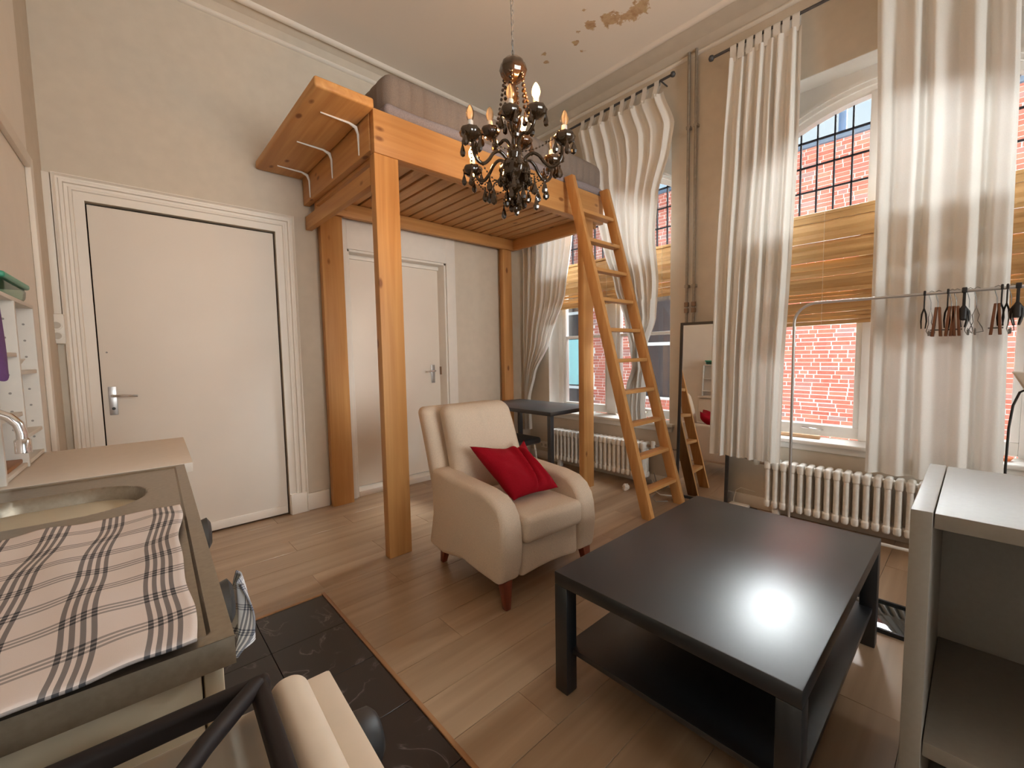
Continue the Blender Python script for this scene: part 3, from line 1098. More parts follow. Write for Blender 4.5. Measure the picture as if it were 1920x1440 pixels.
put('back_cushion', G(MA).rbox((WA / 2 + 0.010, 0.535, 0.672), (0.255, 0.068, 0.25), 0.06, (40, 2, 12), bcush, k=4), 'upholstery', ac, smooth=60)
for (x, y, dx, dy) in ((0.045, 0.055, -0.008, -0.02), (WA - 0.045, 0.055, 0.008, -0.02), (0.06, 0.62, -0.005, 0.035), (WA - 0.06, 0.62, 0.005, 0.035)):
    g = G(MA).hexa([(x - 0.015 + dx, y - 0.015 + dy, 0), (x + 0.015 + dx, y - 0.015 + dy, 0), (x + 0.015 + dx, y + 0.015 + dy, 0), (x - 0.015 + dx, y + 0.015 + dy, 0),
                    (x - 0.026, y - 0.026, 0.135), (x + 0.026, y - 0.026, 0.135), (x + 0.026, y + 0.026, 0.135), (x - 0.026, y + 0.026, 0.135)])
    put('leg', g, 'legwood', ac, bevel=0.003)

# red cushion: lies against the back, its lower edge on the seat
def cushion_pt(u, v, sgn):
    A, B, C, D = Vector((1.435, 1.575, 0.47)), Vector((1.745, 1.545, 0.475)), Vector((1.385, 1.875, 0.715)), Vector((1.765, 1.835, 0.655))
    uu, vv = u * 2 - 1, v * 2 - 1
    pinch = 1 - 0.10 * (1 - abs(uu) ** 2.0) * abs(vv) ** 3
    pinch2 = 1 - 0.10 * (1 - abs(vv) ** 2.0) * abs(uu) ** 3
    u2, v2 = 0.5 + 0.5 * uu * pinch2, 0.5 + 0.5 * vv * pinch
    p = (A * (1 - u2) + B * u2) * (1 - v2) + (C * (1 - u2) + D * u2) * v2
    n = (B - A).cross(C - A).normalized()
    th = max(0.0, (1 - uu ** 4)) ** 0.55 * max(0.0, (1 - vv ** 4)) ** 0.55
    fold = 0.016 * exp(-((u - 0.52 - 0.12 * v) / 0.05) ** 2) - 0.020 * exp(-((u - 0.66 - 0.2 * (v - 0.5)) / 0.045) ** 2) + 0.012 * exp(-((u - 0.80) / 0.04) ** 2)
    wr = 0.006 * noise.noise(Vector((u * 7, v * 5, 1.3 + sgn)))
    sag = -0.022 * sin(pi * u) * max(0, v - 0.3)
    ear = Vector((0.0, 0.0, 0.045)) * max(0, (u - 0.82) / 0.18) ** 1.5 * max(0, (v - 0.82) / 0.18)
    return p + n * sgn * (th * (0.062 + (1.7 * fold if sgn > 0 else 0) + wr)) + Vector((0, 0, sag)) + ear


g = G()
g.grid(lambda u, v: cushion_pt(u, v, 1), 44, 44)
g.grid(lambda u, v: cushion_pt(u, v, -1), 44, 44)
g2 = G()
g2.v, g2.f = g.v, g.f
o = put('cushion', g2, 'red', smooth=80)
bm = bmesh.new()
bm.from_mesh(o.data)
bmesh.ops.remove_doubles(bm, verts=bm.verts, dist=0.0006)
bmesh.ops.recalc_face_normals(bm, faces=bm.faces)
bm.to_mesh(o.data)
bm.free()
tag(o, 'crumpled bright red cushion lying on the seat of the cream armchair', 'cushion')

# ------------------------------------------------------------------ coffee table
ct = thing('coffee_table', 'large low black coffee table with square legs and a lower shelf', 'coffee table', (1.67, 0.62, 0))
T0, T1 = (1.097, 0.240), (2.235, 0.995)
bx('tabletop', (T0[0], T0[1], 0.395), (T1[0], T1[1], 0.443), 'black', ct, bevel=0.003)
for (x, y) in ((T0[0], T0[1]), (T1[0] - 0.055, T0[1]), (T0[0], T1[1] - 0.055), (T1[0] - 0.055, T1[1] - 0.055)):
    bx('leg', (x, y, 0), (x + 0.055, y + 0.055, 0.395), 'black', ct, bevel=0.003)
bx('lower_shelf', (T0[0] + 0.03, T0[1] + 0.012, 0.145), (T1[0] - 0.03, T1[1] - 0.022, 0.165), 'black', ct, bevel=0.002)

gp = put('glass_panel', G().box((2.335, -0.35, 0.004), (2.60, 0.40, 0.014)), 'dark_glass', bevel=0.002)
tag(gp, 'dark glass panel with thin frame lying flat on the floor beside the coffee table', 'glass panel')
g = G().box((2.323, -0.36, 0), (2.335, 0.41, 0.018)).box((2.60, -0.36, 0), (2.612, 0.41, 0.018)).box((2.335, 0.40, 0), (2.60, 0.41, 0.018)).box((2.335, -0.36, 0), (2.60, -0.35, 0.018))
put('frame', g, 'black_matt', gp)

# ------------------------------------------------------------------ white shelf unit in front right
su = thing('shelf_unit', 'low white open shelf unit standing on the floor beside the coffee table', 'shelf unit', (1.4, -0.4, 0))
UX0, UX1, UY, UZ, UW = 1.205, 1.715, 0.085, 0.88, 0.95
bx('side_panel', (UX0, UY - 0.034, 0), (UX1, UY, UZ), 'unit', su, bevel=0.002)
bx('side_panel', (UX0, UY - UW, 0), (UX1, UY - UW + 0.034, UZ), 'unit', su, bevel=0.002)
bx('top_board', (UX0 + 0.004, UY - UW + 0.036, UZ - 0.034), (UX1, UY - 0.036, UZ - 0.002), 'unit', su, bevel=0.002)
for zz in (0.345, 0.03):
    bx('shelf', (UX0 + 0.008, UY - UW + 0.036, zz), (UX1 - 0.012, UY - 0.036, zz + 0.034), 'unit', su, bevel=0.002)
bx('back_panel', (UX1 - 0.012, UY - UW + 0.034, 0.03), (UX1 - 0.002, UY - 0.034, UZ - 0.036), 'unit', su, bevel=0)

# ------------------------------------------------------------------ radiators
def radiator(lbl, y0, n, pitch, z0, z1, x0, x1):
    t = thing('radiator', lbl, 'radiator', ((x0 + x1) / 2, y0, 0), 'cast-iron radiators under the windows')
    sec = None
    for k in range(n):
        c = y0 + pitch * k
        if sec is None:
            g = G()
            w = pitch * 0.32
            xs = [x0 + 0.022, (x0 + x1) / 2, x1 - 0.022]
            for xx in xs:
                g.tube([(xx, c, z0 + 0.03), (xx, c, z1 - 0.035)], w, 8)
            for zz, hh in ((z1 - 0.034, 0.034), (z0 + 0.03, 0.028)):
                g.rbox(((x0 + x1) / 2, c, zz), ((x1 - x0) / 2, w * 1.25, hh), w * 1.0, (3, 1, 2), None, k=2)
            for zz in (z1 - 0.03, z0 + 0.03):
                g.tube([((x0 + x1) / 2, c - pitch / 2, zz), ((x0 + x1) / 2, c + pitch / 2, zz)], 0.018, 8)
            sec = put('section', g, 'radiator', t, smooth=50, origin=((x0 + x1) / 2, c, (z0 + z1) / 2))
        else:
            link_copy(sec, t, Matrix.Translation(((x0 + x1) / 2, c, (z0 + z1) / 2)))
    for k in (1, n - 2):
        c = y0 + pitch * k
        bx('foot', (x0 + 0.03, c - 0.02, 0), (x1 - 0.03, c + 0.02, z0 + 0.03), 'radiator', t, bevel=0.004)
    return t


r1 = radiator('small white ribbed cast-iron radiator under the window behind the desk', 2.00, 22, 0.0505, 0.075, 0.405, 3.375, 3.49)
r2 = radiator('large chipped white ribbed radiator under the window by the clothes rack', -0.06, 22, 0.0505, 0.075, 0.42, 3.375, 3.49)
# valves and short pipes of the radiators
g = G().tube([(3.43, 1.975, 0.375), (3.43, 1.93, 0.378)], 0.012, 8)
put('pipe_union', g, 'copper', r1, smooth=60)
put('valve', G().lathe([(0.0, -0.03), (0.018, -0.03), (0.021, 0), (0.018, 0.03), (0, 0.032)], (3.43, 1.92, 0.39), 12), 'plastic_white', r1, smooth=50)
put('supply_pipe', G().tube([(3.43, 1.90, 0.385), (3.44, 1.80, 0.38), (3.50, 1.76, 0.36), (3.53, 1.72, 0.36)], 0.008, 8), 'pipe', r1, smooth=60)
put('pipe_union', G().tube([(3.43, 1.02, 0.385), (3.43, 1.06, 0.385)], 0.011, 8), 'copper', r2, smooth=60)
put('valve', G().lathe([(0.0, -0.022), (0.016, -0.022), (0.02, 0), (0.016, 0.022), (0, 0.024)], (3.43, 1.085, 0.388), 12), 'plastic_white', r2, smooth=50)
put('supply_pipe', G().tube([(3.43, 1.10, 0.39), (3.44, 1.16, 0.40), (3.50, 1.24, 0.40), (3.52, 1.60, 0.40)], 0.007, 8), 'pipe', r2, smooth=60)

# ------------------------------------------------------------------ riser pipes between the windows
hp = thing('heating_pipes', 'pair of old painted heating pipes running up the wall between the windows', 'pipes', (3.51, 1.64, 0))
for yy in (1.672, 1.612):
    p = put('pipe', G().tube([(3.515, yy, 0.05), (3.515, yy, 3.60)], 0.011, 10), 'pipe', hp, smooth=60)
    for zz in (1.55, 1.64):
        put('coupling', G().lathe([(0.012, -0.02), (0.019, -0.018), (0.019, 0.018), (0.012, 0.02)], (3.515, yy, zz if zz < 1.6 else 1.60), 10), 'copper', p, smooth=50)
    for zz in (3.02, 1.75):
        put('bracket', G().box((3.505, yy - 0.016, zz - 0.012), (3.55, yy + 0.016, zz + 0.012)), 'pipe', p, bevel=0.002)

# ------------------------------------------------------------------ standing mirror
mr = thing('mirror', 'tall narrow mirror in a thin black frame leaning between the two windows', 'mirror', (3.42, 1.48, 0))
MM = Matrix.Translation((3.365, 1.68, 0.0)) @ Matrix.Rotation(radians(6.3), 4, 'Z') @ Matrix.Rotation(radians(3.4), 4, 'Y')      # local -y runs along the wall, z up
MWd, MH = 0.40, 1.45
put('mirror_glass', G(MM).box((0.006, -MWd + 0.02, 0.02), (0.010, -0.02, MH - 0.02)), 'mirror', mr)
put('frame', G(MM).box((0, -0.022, 0), (0.022, 0, MH)).box((0, -MWd, 0), (0.022, -MWd + 0.022, MH)).box((0, -MWd + 0.022, 0), (0.022, -0.022, 0.022)).box((0, -MWd + 0.022, MH - 0.022), (0.022, -0.022, MH)), 'black', mr)
put('backing', G(MM).box((0.012, -MWd + 0.02, 0.02), (0.02, -0.02, MH - 0.02)), 'black_matt', mr)

# ------------------------------------------------------------------ curtain rods, curtains, blinds
def rod(lbl, y0, y1, z0, z1):
    t = thing('curtain_rod', lbl, 'curtain rod', (3.45, (y0 + y1) / 2, z0), 'curtain rods over the windows')
    put('rod', G().tube([(3.45, y0, z0), (3.45, y1, z1)], 0.010, 10), 'iron', t, smooth=60)
    for yy, zz in ((y0, z0), (y1, z1)):
        put('finial', G().lathe([(0, -0.02), (0.016, -0.016), (0.021, 0), (0.016, 0.016), (0, 0.02)], (3.45, yy, zz), 12), 'iron', t, smooth=60)
    for q in (0.06, 0.94):
        yy, zz = y0 + q * (y1 - y0), z0 + q * (z1 - z0)
        put('bracket', G().tube([(3.45, yy, zz - 0.008), (3.55, yy, zz - 0.008)], 0.006, 8), 'iron', t, smooth=60)
    return t


rod('short dark curtain rod over the window behind the loft bed', 3.46, 1.775, 3.43, 3.457)
rod('long dark curtain rod with round end over the window by the clothes rack', 1.468, -0.75, 3.427, 3.42)


def curtain(name, lbl, rows, folds, amp, x0, tabs=None, seed=0, nu=150, nv=90, shape=1.0, zrod=None, ampf=None, xf=None):
    """rows: (z, y_left, y_right) from top to bottom; folds run down the cloth"""
    t = thing(name, lbl, 'curtain', (x0, (rows[0][1] + rows[0][2]) / 2, rows[-1][0]), 'white tab-top curtains')
    zs = [r[0] for r in rows]
    rr = random.Random(seed)
    ph = [rr.uniform(0, 6.28) for _ in range(6)]

    def at(z):
        for a, b in zip(rows, rows[1:]):
            if b[0] <= z <= a[0]:
                k = (a[0] - z) / (a[0] - b[0])
                k = k * k * (3 - 2 * k) * 0.5 + k * 0.5
                return a[1] + (b[1] - a[1]) * k, a[2] + (b[2] - a[2]) * k
        return rows[-1][1:] if z < zs[-1] else rows[0][1:]

    def fn(u, v):
        z = zs[0] + (zs[-1] - zs[0]) * v
        a, b = at(z)
        wid = abs(b - a)
        uu = u + 0.012 * sin(9 * u + ph[0] + 2.2 * v)
        s = sin(2 * pi * folds * uu + ph[1] + 0.5 * sin(2.5 * v + ph[2]))
        s2 = sin(2 * pi * folds * 1.63 * uu + ph[3] + 0.8 * v)
        A = amp * (ampf(v) if ampf else min(1, 0.45 + 3 * v))
        x = x0 + A * (0.75 * s + 0.35 * s2) + 0.012 * noise.noise(Vector((u * 4, v * 3, seed)))
        yy = a + (b - a) * (u + 0.010 * cos(2 * pi * folds * u + ph[4]) * (1 if 0.03 < u < 0.97 else 0))
        if xf:
            x += xf(u, v, z)
        return (x, yy, z)
    put('cloth', G().grid(fn, nu, nv), 'curtain', t, smooth=180)
    if tabs:
        for k in range(tabs):
            u = (k + 0.35) / tabs if tabs > 1 else 0.5
            yc = rows[0][1] + (rows[0][2] - rows[0][1]) * u
            zr = zrod(yc)
            top = fn(u, 0)
            wd = 0.022

            def tf(a, b, top=top, yc=yc, zr=zr, wd=wd):
                L = [(top[0] - 0.004, top[2] - 0.03), (3.432, zr - 0.03), (3.436, zr + 0.004), (3.45, zr + 0.0155), (3.464, zr + 0.004), (3.468, zr - 0.03), (top[0] + 0.008, top[2] - 0.03)]
                q = b * (len(L) - 1)
                i = min(int(q), len(L) - 2)
                f = q - i
                return (L[i][0] * (1 - f) + L[i + 1][0] * f, yc + (a - 0.5) * 2 * wd, L[i][1] * (1 - f) + L[i + 1][1] * f)
            put('tab', G().grid(tf, 2, 12), 'curtain', t, smooth=180)
    return t


zr1 = lambda y: 3.43 + (3.46 - y) / (3.46 - 1.775) * 0.027
zr2 = lambda y: 3.427
curtain('curtain', 'white tab-top curtain on the window side of the clothes rack pole, beside the mirror',
        [(3.345, 1.325, 0.875), (2.63, 1.345, 0.868), (1.85, 1.372, 0.880), (1.04, 1.392, 0.912), (0.415, 1.402, 0.918)], 7, 0.034, 3.435, 8, 3, zrod=zr2, xf=lambda u, v, z: -0.075 * min(1, 1.8 * v))
curtain('curtain', 'wide white sheer curtain hanging behind the clip hangers',
        [(3.345, 0.494, -0.06), (2.34, 0.464, -0.084), (1.516, 0.462, -0.092), (0.44, 0.460, -0.110)], 4.5, 0.036, 3.432, 9, 11, zrod=zr2)
curtain('curtain', 'white curtain gathered into the corner behind the desk, half hidden under the loft',
        [(3.34, 3.50, 2.83), (2.40, 3.52, 2.80), (1.83, 3.52, 2.90), (1.36, 3.52, 3.12), (0.99, 3.52, 3.36), (0.70, 3.53, 3.46), (0.35, 3.53, 3.44)], 9, 0.03, 3.43, 6, 5, zrod=zr1)
# twisted curtain beside the ladder
def tw(u, v, z):
    k = exp(-((z - 1.12) / 0.20) ** 2)
    return -0.10 * exp(-((z - 1.15) / 0.5) ** 2) * (1 - u) + 0.05 * k * sin(2 * pi * u)


curtain('curtain', 'white curtain twisted into a knot halfway down behind the ladder',
        [(3.34, 2.72, 1.838), (3.06, 2.66, 1.740), (2.90, 2.60, 1.765), (2.55, 2.52, 1.875), (2.20, 2.44, 1.905), (1.80, 2.30, 1.872), (1.50, 2.15, 1.895), (1.27, 2.075, 1.975), (1.08, 2.055, 1.960), (0.90, 2.12, 1.985), (0.72, 2.15, 2.00), (0.56, 2.165, 1.985)],
        8, 0.034, 3.41, 8, 9, nv=150, zrod=zr1, ampf=lambda v: 0.6 + 1.1 * v * (1 - v) + (0.5 if v > 0.6 else 0), xf=tw)


def blind(lbl, c, hw, zt, zb, nsl, x=3.655, seed=1):
    t = thing('blind', lbl, 'blind', (x, c, zb), 'bamboo roman blinds')
    rr = random.Random(seed)
    bx('head_rail', (x - 0.012, c - hw, zt - 0.012), (x + 0.03, c + hw, zt + 0.012), 'bamboo', t, bevel=0.004)
    # roman blind: flat valance slats, then folded bundles, then the hanging run
    h = (zt - zb) / nsl
    base = None
    for k in range(nsl):
        z1 = zt - k * h
        fold = 0.010 if k % 6 in (4, 5) and 4 < k < 16 else 0
        dx = -0.016 * abs(sin(k * 0.9)) * (1 if 5 < k < 12 else 0.25) - 0.004 * (k % 2) - fold + rr.uniform(-0.002, 0.002)
        tilt = rr.uniform(-0.010, 0.012)
        lap = rr.uniform(0.97, 1.06)
        sag = (0.010 if k > nsl * 0.75 else 0.0)
        g = G()
        for (a, b) in ((-hw, 0.0), (0.0, hw)):
            sa = sag * (a / hw)
            sb = sag * (b / hw)
            g.hexa([(x + dx - 0.0015, c + a, z1 - h * lap - sa), (x + dx + 0.0015, c + a, z1 - h * lap - sa), (x + dx + 0.0015, c + b, z1 - h * lap - sb), (x + dx - 0.0015, c + b, z1 - h * lap - sb),
                    (x + dx + tilt - 0.0015, c + a, z1 - sa), (x + dx + tilt + 0.0015, c + a, z1 - sa), (x + dx + tilt + 0.0015, c + b, z1 - sb), (x + dx + tilt - 0.0015, c + b, z1 - sb)])
        put('slat', g, 'bamboo', t)
    for q in (-0.85, -0.4, 0.0, 0.4, 0.85):
        put('cord', G().tube([(x - 0.03, c + q * hw, zt), (x - 0.022, c + q * hw, zb)], 0.0013, 5), 'cord', t)
    return t


blind('bamboo roman blind lowered halfway behind the ladder', WINC[0], 0.70, 2.15, 1.70, 17, seed=2)
blind('bamboo roman blind between the two white curtains by the clothes rack', WINC[1], 0.67, 2.15, 1.385, 28, seed=4)
g = G().box((3.60, 0.74, ZS), (3.63, 1.17, ZS + 0.024))
tag(put('wood_batten', g, 'stick', bevel=0.002), 'short pale wooden batten lying on the window sill', 'batten')
g = G().lathe([(0.0, 0), (0.022, 0), (0.035, 0.018), (0.033, 0.02), (0.018, 0.006), (0, 0.005)], (3.60, -0.115, ZS), 18)
tag(put('dish', g, 'orange', smooth=50), 'small orange dish on the window sill beside the lamp', 'dish')

# ------------------------------------------------------------------ clothes rack with clip hangers
RX, RZ = 3.27, 1.505
rk = thing('clothes_rack', 'grey tubular clothes rack standing in front of the radiator', 'clothes rack', (RX, 0.3, 0))
arc = [(RX, 0.829 - 0.12 + 0.12 * cos(a), RZ - 0.12 + 0.12 * sin(a)) for a in [pi / 2 * i / 8 for i in range(9)]]
pts = [(RX, 0.829, 0.05)] + arc + [(RX, -0.62, RZ - 0.006)] + [(RX, -0.62 - 0.12 * sin(a), RZ - 0.126 + 0.12 * cos(a)) for a in [pi / 2 * i / 8 for i in range(1, 9)]] + [(RX, -0.74, 0.05)]
put('hanging_frame', G().tube(pts, 0.0085, 10), 'rackmetal', rk, smooth=60)
put('base_rail', G().tube([(RX, 0.829, 0.05), (RX, -0.74, 0.05)], 0.010, 10), 'window_white', rk, smooth=60)
for yy in (0.829, -0.74):
    put('foot', G().tube([(RX - 0.2, yy, 0.035), (RX + 0.10, yy, 0.035)], 0.012, 10), 'rackmetal', rk, smooth=60)
    for xx in (RX - 0.19, RX + 0.09):
        put('caster', G().tube([(xx, yy - 0.008, 0.018), (xx, yy + 0.008, 0.018)], 0.018, 12), 'black_matt', rk, smooth=40)


def hook(y, top, mat, t, r=0.0022):
    z = RZ + 0.012
    put('hook', G().tube([(RX, y - 0.004, z - 0.022), (RX, y - 0.010, z - 0.006), (RX, y, z), (RX, y + 0.010, z - 0.006), (RX, y + 0.009, z - 0.025), (RX, y + 0.001, z - 0.06), (RX, y, top)], r, 6), mat, t, smooth=60)


def wood_clip(y, lbl):
    t = thing('clip_hanger', lbl, 'hanger', (RX, y, RZ - 0.22), 'clip hangers on the clothes rack')
    hook(y, RZ - 0.08, 'clip_wire', t)
    for s in (-1, 1):
        g = G().hexa([(RX - 0.03, y + s * 0.016 - 0.006, RZ - 0.235), (RX + 0.03, y + s * 0.016 - 0.006, RZ - 0.235), (RX + 0.03, y + s * 0.016 + 0.006, RZ - 0.235), (RX - 0.03, y + s * 0.016 + 0.006, RZ - 0.235),
                      (RX - 0.03, y + s * 0.006 - 0.005, RZ - 0.078), (RX + 0.03, y + s * 0.006 - 0.005, RZ - 0.078), (RX + 0.03, y + s * 0.006 + 0.005, RZ - 0.078), (RX - 0.03, y + s * 0.006 + 0.005, RZ - 0.078)])
        put('clamp_jaw', g, 'clip_wood', t, bevel=0.002)
    put('clasp', G().tube([(RX, y - 0.026, RZ - 0.200), (RX, y + 0.026, RZ - 0.200)], 0.004, 8), 'clip_wire', t)


def wire_clip(y, lbl, wd):
    t = thing('clip_hanger', lbl, 'hanger', (RX, y, RZ - 0.22), 'clip hangers on the clothes rack')
    hook(y, RZ - 0.09, 'clip_wire', t, 0.0018)
    z = RZ
    put('wire_loop', G().tube([(RX, y, z - 0.09), (RX, y - wd * 0.5, z - 0.13), (RX - 0.01, y - wd * 0.3, z - 0.16), (RX, y - wd, z - 0.195), (RX + 0.02, y - wd * 1.2, z - 0.215), (RX + 0.02, y + wd * 0.5, z - 0.222),
                              (RX, y + wd * 0.9, z - 0.205), (RX - 0.01, y + wd * 0.35, z - 0.165), (RX, y + wd * 0.55, z - 0.13)], 0.0018, 6, closed=True), 'clip_wire', t, smooth=60)
    for s in (-1, 1):
        bx('clip', (RX + s * 0.07 - 0.006, y - 0.004, z - 0.232), (RX + s * 0.07 + 0.006, y + 0.004, z - 0.205), 'clip_wire', t, bevel=0.002)
    put('cross_wire', G().tube([(RX - 0.09, y, z - 0.20), (RX + 0.09, y, z - 0.20)], 0.0018, 6), 'clip_wire', t)


def black_clip(y, lbl, big):
    t = thing('clip_hanger', lbl, 'hanger', (RX, y, RZ - 0.2), 'clip hangers on the clothes rack')
    w = 0.010 if big else 0.005
    bx('hook', (RX - 0.012, y - w, RZ - 0.012), (RX + 0.012, y + w, RZ + 0.016), 'black_matt', t, bevel=0.004)
    bx('stem', (RX - 0.006, y - w * 0.6, RZ - 0.085), (RX + 0.006, y + w * 0.6, RZ - 0.012), 'black_matt', t, bevel=0.002)
    for s in (-1, 1):
        put('clamp_jaw', G().tube([(RX, y, RZ - 0.08), (RX, y + s * (0.016 if big else 0.008), RZ - 0.11), (RX + 0.01, y + s * (0.016 if big else 0.011), RZ - 0.15), (RX, y + s * 0.008, RZ - 0.19)], [w * 0.7, w * 0.8, w * 0.7, w * 0.5], 8), 'black_matt', t, smooth=60)
    if big:
        put('body', G().rbox((RX, y, RZ - 0.12), (0.035, 0.013, 0.035), 0.010, (2, 2, 2), None), 'black_matt', t, smooth=60)


black_clip(0.217, 'slim black clip hanger nearest the bend of the rack', False)
wire_clip(0.190, 'bare wire clip hanger next to the first black one on the rack', 0.016)
wood_clip(0.163, 'lone dark wooden clamp hanger standing clear of the others', )
black_clip(0.127, 'black clip hanger tucked against the cluster of wooden clamps', False)
wood_clip(0.112, 'wooden clamp hanger at the start of the clustered wooden clamps')
wood_clip(0.094, 'wooden clamp hanger at the end of the clustered wooden clamps')
black_clip(0.067, 'bulky black clamp hanger in the middle of the rack bar', True)
wire_clip(0.047, 'wire clip hanger hanging close behind the bulky black clamp', 0.014)
wire_clip(0.022, 'wire clip hanger with the widest bent loop on the rack', 0.024)
wood_clip(-0.048, 'wooden clamp hanger in the far bunch beside the curtain edge')
black_clip(-0.062, 'narrow black clip hanger touching the wooden clamp by the curtain edge', False)
black_clip(-0.080, 'black clip hanger between the wooden clamp and the black bunch at the end', False)
wire_clip(-0.095, 'wire clip hanger beside the last bulky black clamp', 0.012)
black_clip(-0.115, 'bulky black clamp hanger at the end of the hanger row', True)

# ------------------------------------------------------------------ lamp behind the shelf unit
lm = thing('reading_lamp', 'reading lamp with pale wedge shade and dark gooseneck behind the white shelf unit', 'lamp', (2.9, -0.12, 0))
put('base', G().lathe([(0, 0), (0.11, 0), (0.11, 0.012), (0.09, 0.02), (0.012, 0.024), (0, 0.024)], (2.9, -0.12, 0), 24), 'black_matt', lm, smooth=40)
put('gooseneck', G().tube([(2.9, -0.12, 0.02), (2.9, -0.10, 0.5), (2.9, -0.098, 0.68), (2.9, -0.10, 0.85), (2.9, -0.108, 0.95), (2.9, -0.125, 1.01), (2.9, -0.16, 1.035), (2.9, -0.20, 1.03)], 0.0045, 8), 'black_matt', lm, smooth=60)
g = G().hexa([(2.86, -0.14, 1.015), (2.94, -0.14, 1.015), (2.94, -0.26, 1.0), (2.86, -0.26, 1.0), (2.85, -0.098, 1.10), (2.95, -0.098, 1.10), (2.95, -0.30, 1.09), (2.85, -0.30, 1.09)])
put('shade', g, 'plastic_white', lm, bevel=0.006)

# ------------------------------------------------------------------ floor clutter by the window wall
def crumple(u, v):
    a, b = 2 * pi * u, pi * v
    p = Vector((cos(a) * sin(b) * 0.036, sin(a) * sin(b) * 0.030, cos(b) * 0.028))
    k = 1 + 0.5 * noise.noise(Vector((cos(a) * sin(b) * 2, sin(a) * sin(b) * 2, cos(b) * 2)) + Vector((3, 1, 2)))
    p *= k
    return (3.22 + p.x, 2.06 + p.y, 0.027 + max(-0.027, p.z))


tag(put('crumpled_paper', G().grid(crumple, 16, 10), 'plastic_white', smooth=20), 'crumpled white paper on the floor between radiator and ladder', 'paper')
ps = thing('power_strip', 'white power strip on the floor behind the black mirror frame', 'power strip', (3.44, 1.22, 0))
put('body', G().box((3.40, 1.13, 0.0), (3.46, 1.265, 0.04)), 'plastic_white', ps, bevel=0.006)
put('plug', G().box((3.41, 1.075, 0.0), (3.445, 1.128, 0.03)), 'black_matt', ps, bevel=0.006)
put('cord', G().tube([(3.43, 1.10, 0.012), (3.41, 1.05, 0.008), (3.36, 1.10, 0.008), (3.33, 1.16, 0.008), (3.27, 1.22, 0.008)], 0.004, 6), 'black_matt', ps, smooth=60)
put('cord', G().tube([(3.46, 1.25, 0.02), (3.49, 1.26, 0.05), (3.5, 1.25, 0.12), (3.52, 1.22, 0.14), (3.52, 1.12, 0.13)], 0.003, 6), 'plastic_white', ps, smooth=60)
cb = thing('cables', 'loose grey and white cables lying on the floor behind the ladder', 'cables', (3.4, 1.85, 0))
put('cable', G().tube([(3.50, 1.95, 0.12), (3.47, 1.90, 0.02), (3.44, 1.84, 0.006), (3.40, 1.80, 0.02), (3.42, 1.74, 0.10), (3.46, 1.70, 0.04), (3.44, 1.64, 0.006), (3.3, 1.60, 0.005)], 0.004, 6), 'cable_grey', cb, smooth=60)
put('cable', G().tube([(3.50, 1.97, 0.05), (3.45, 1.90, 0.006), (3.36, 1.86, 0.005), (3.30, 1.78, 0.005), (3.35, 1.68, 0.005)], 0.005, 6), 'plastic_white', cb, smooth=60)
put('cable', G().tube([(3.42, 1.92, 0.004), (3.30, 1.82, 0.004), (3.20, 1.80, 0.004), (3.12, 1.72, 0.004), (3.20, 1.66, 0.004)], 0.0035, 6), 'cable_grey', cb, smooth=60)

# ------------------------------------------------------------------ kitchen along the left wall
sk = thing('sink_cabinet', 'cream kitchen base cabinet with a stainless steel sink top', 'sink cabinet', kw(-0.2, 0.5, 0))
put('carcass', G(MK).box((-0.458, 0.03, 0.10), (-0.032, 1.045, 0.866)), 'cabinet', sk, bevel=0.003)
put('plinth', G(MK).box((-0.44, 0.05, 0), (-0.09, 1.03, 0.10)), 'cabinet', sk)
for a, b in ((0.032, 0.535), (0.54, 1.043)):
    dr = put('cabinet_door', G(MK).box((-0.030, a, 0.105), (-0.010, b, 0.862)), 'cabinet', sk, bevel=0.003)
    yy = 0.45 if a < 0.3 else 0.895
    put('knob', G(MK).tube([(-0.012, yy, 0.725), (0.012, yy, 0.725), (0.014, yy, 0.725), (0.036, yy, 0.725), (0.044, yy, 0.725)], [0.012, 0.012, 0.038, 0.044, 0.030], 18), 'iron', dr, smooth=45)


def bowl(x, y):
    cx, cy, hx, hy, r = -0.255, 0.797, 0.171, 0.128, 0.124
    dx, dy = max(0, abs(x - cx) - (hx - r)), max(0, abs(y - cy) - (hy - r))
    d = r - hypot(dx, dy)                     # inside positive
    if d <= 0:
        e = min(-x, x + 0.47, y, 1.06 - y)
        lip = 0.003 if e < 0.022 else 0.0
        return 0.897 + lip
    k = min(1, d / 0.045)
    k = k * k * (3 - 2 * k)
    return 0.897 - 0.20 * k


nxs, nys = 110, 220
put('sink_top', G(MK).grid(lambda u, v: (-0.458 + 0.458 * u, 1.06 * v, bowl(-0.458 + 0.458 * u, 1.06 * v)), nxs, nys), 'steel', sk, smooth=35)
g = G(MK).box((-0.008, 0, 0.866), (0.0, 1.06, 0.8995)).box((-0.458, 0, 0.866), (-0.008, 0.008, 0.8995)).box((-0.458, 1.052, 0.866), (-0.008, 1.06, 0.8995))
put('sink_edge', g, 'steel', sk)
fa = thing('tap', 'chrome swan-neck tap bending over the steel sink', 'tap', kw(-0.41, 0.95, 0.9))
bp = kw(-0.42, 0.93, 0.9)
op = Vector((-0.181, 1.505, 1.02))
neck = [bp, bp + Vector((0, 0, 0.12))]
mid = (bp + op) / 2
for i in range(9):
    a = pi - pi * i / 8
    q = (bp.xy + op.xy) / 2 + (op.xy - bp.xy) / 2 * (-cos(a) if False else cos(pi - pi * i / 8 + pi) * -1)
    neck.append(Vector((q.x, q.y, 1.055 + 0.055 * sin(a))))
neck.append(op + Vector((0, 0, 0.01)))
put('spout', G().tube(neck, 0.0105, 12), 'chrome', fa, smooth=60)
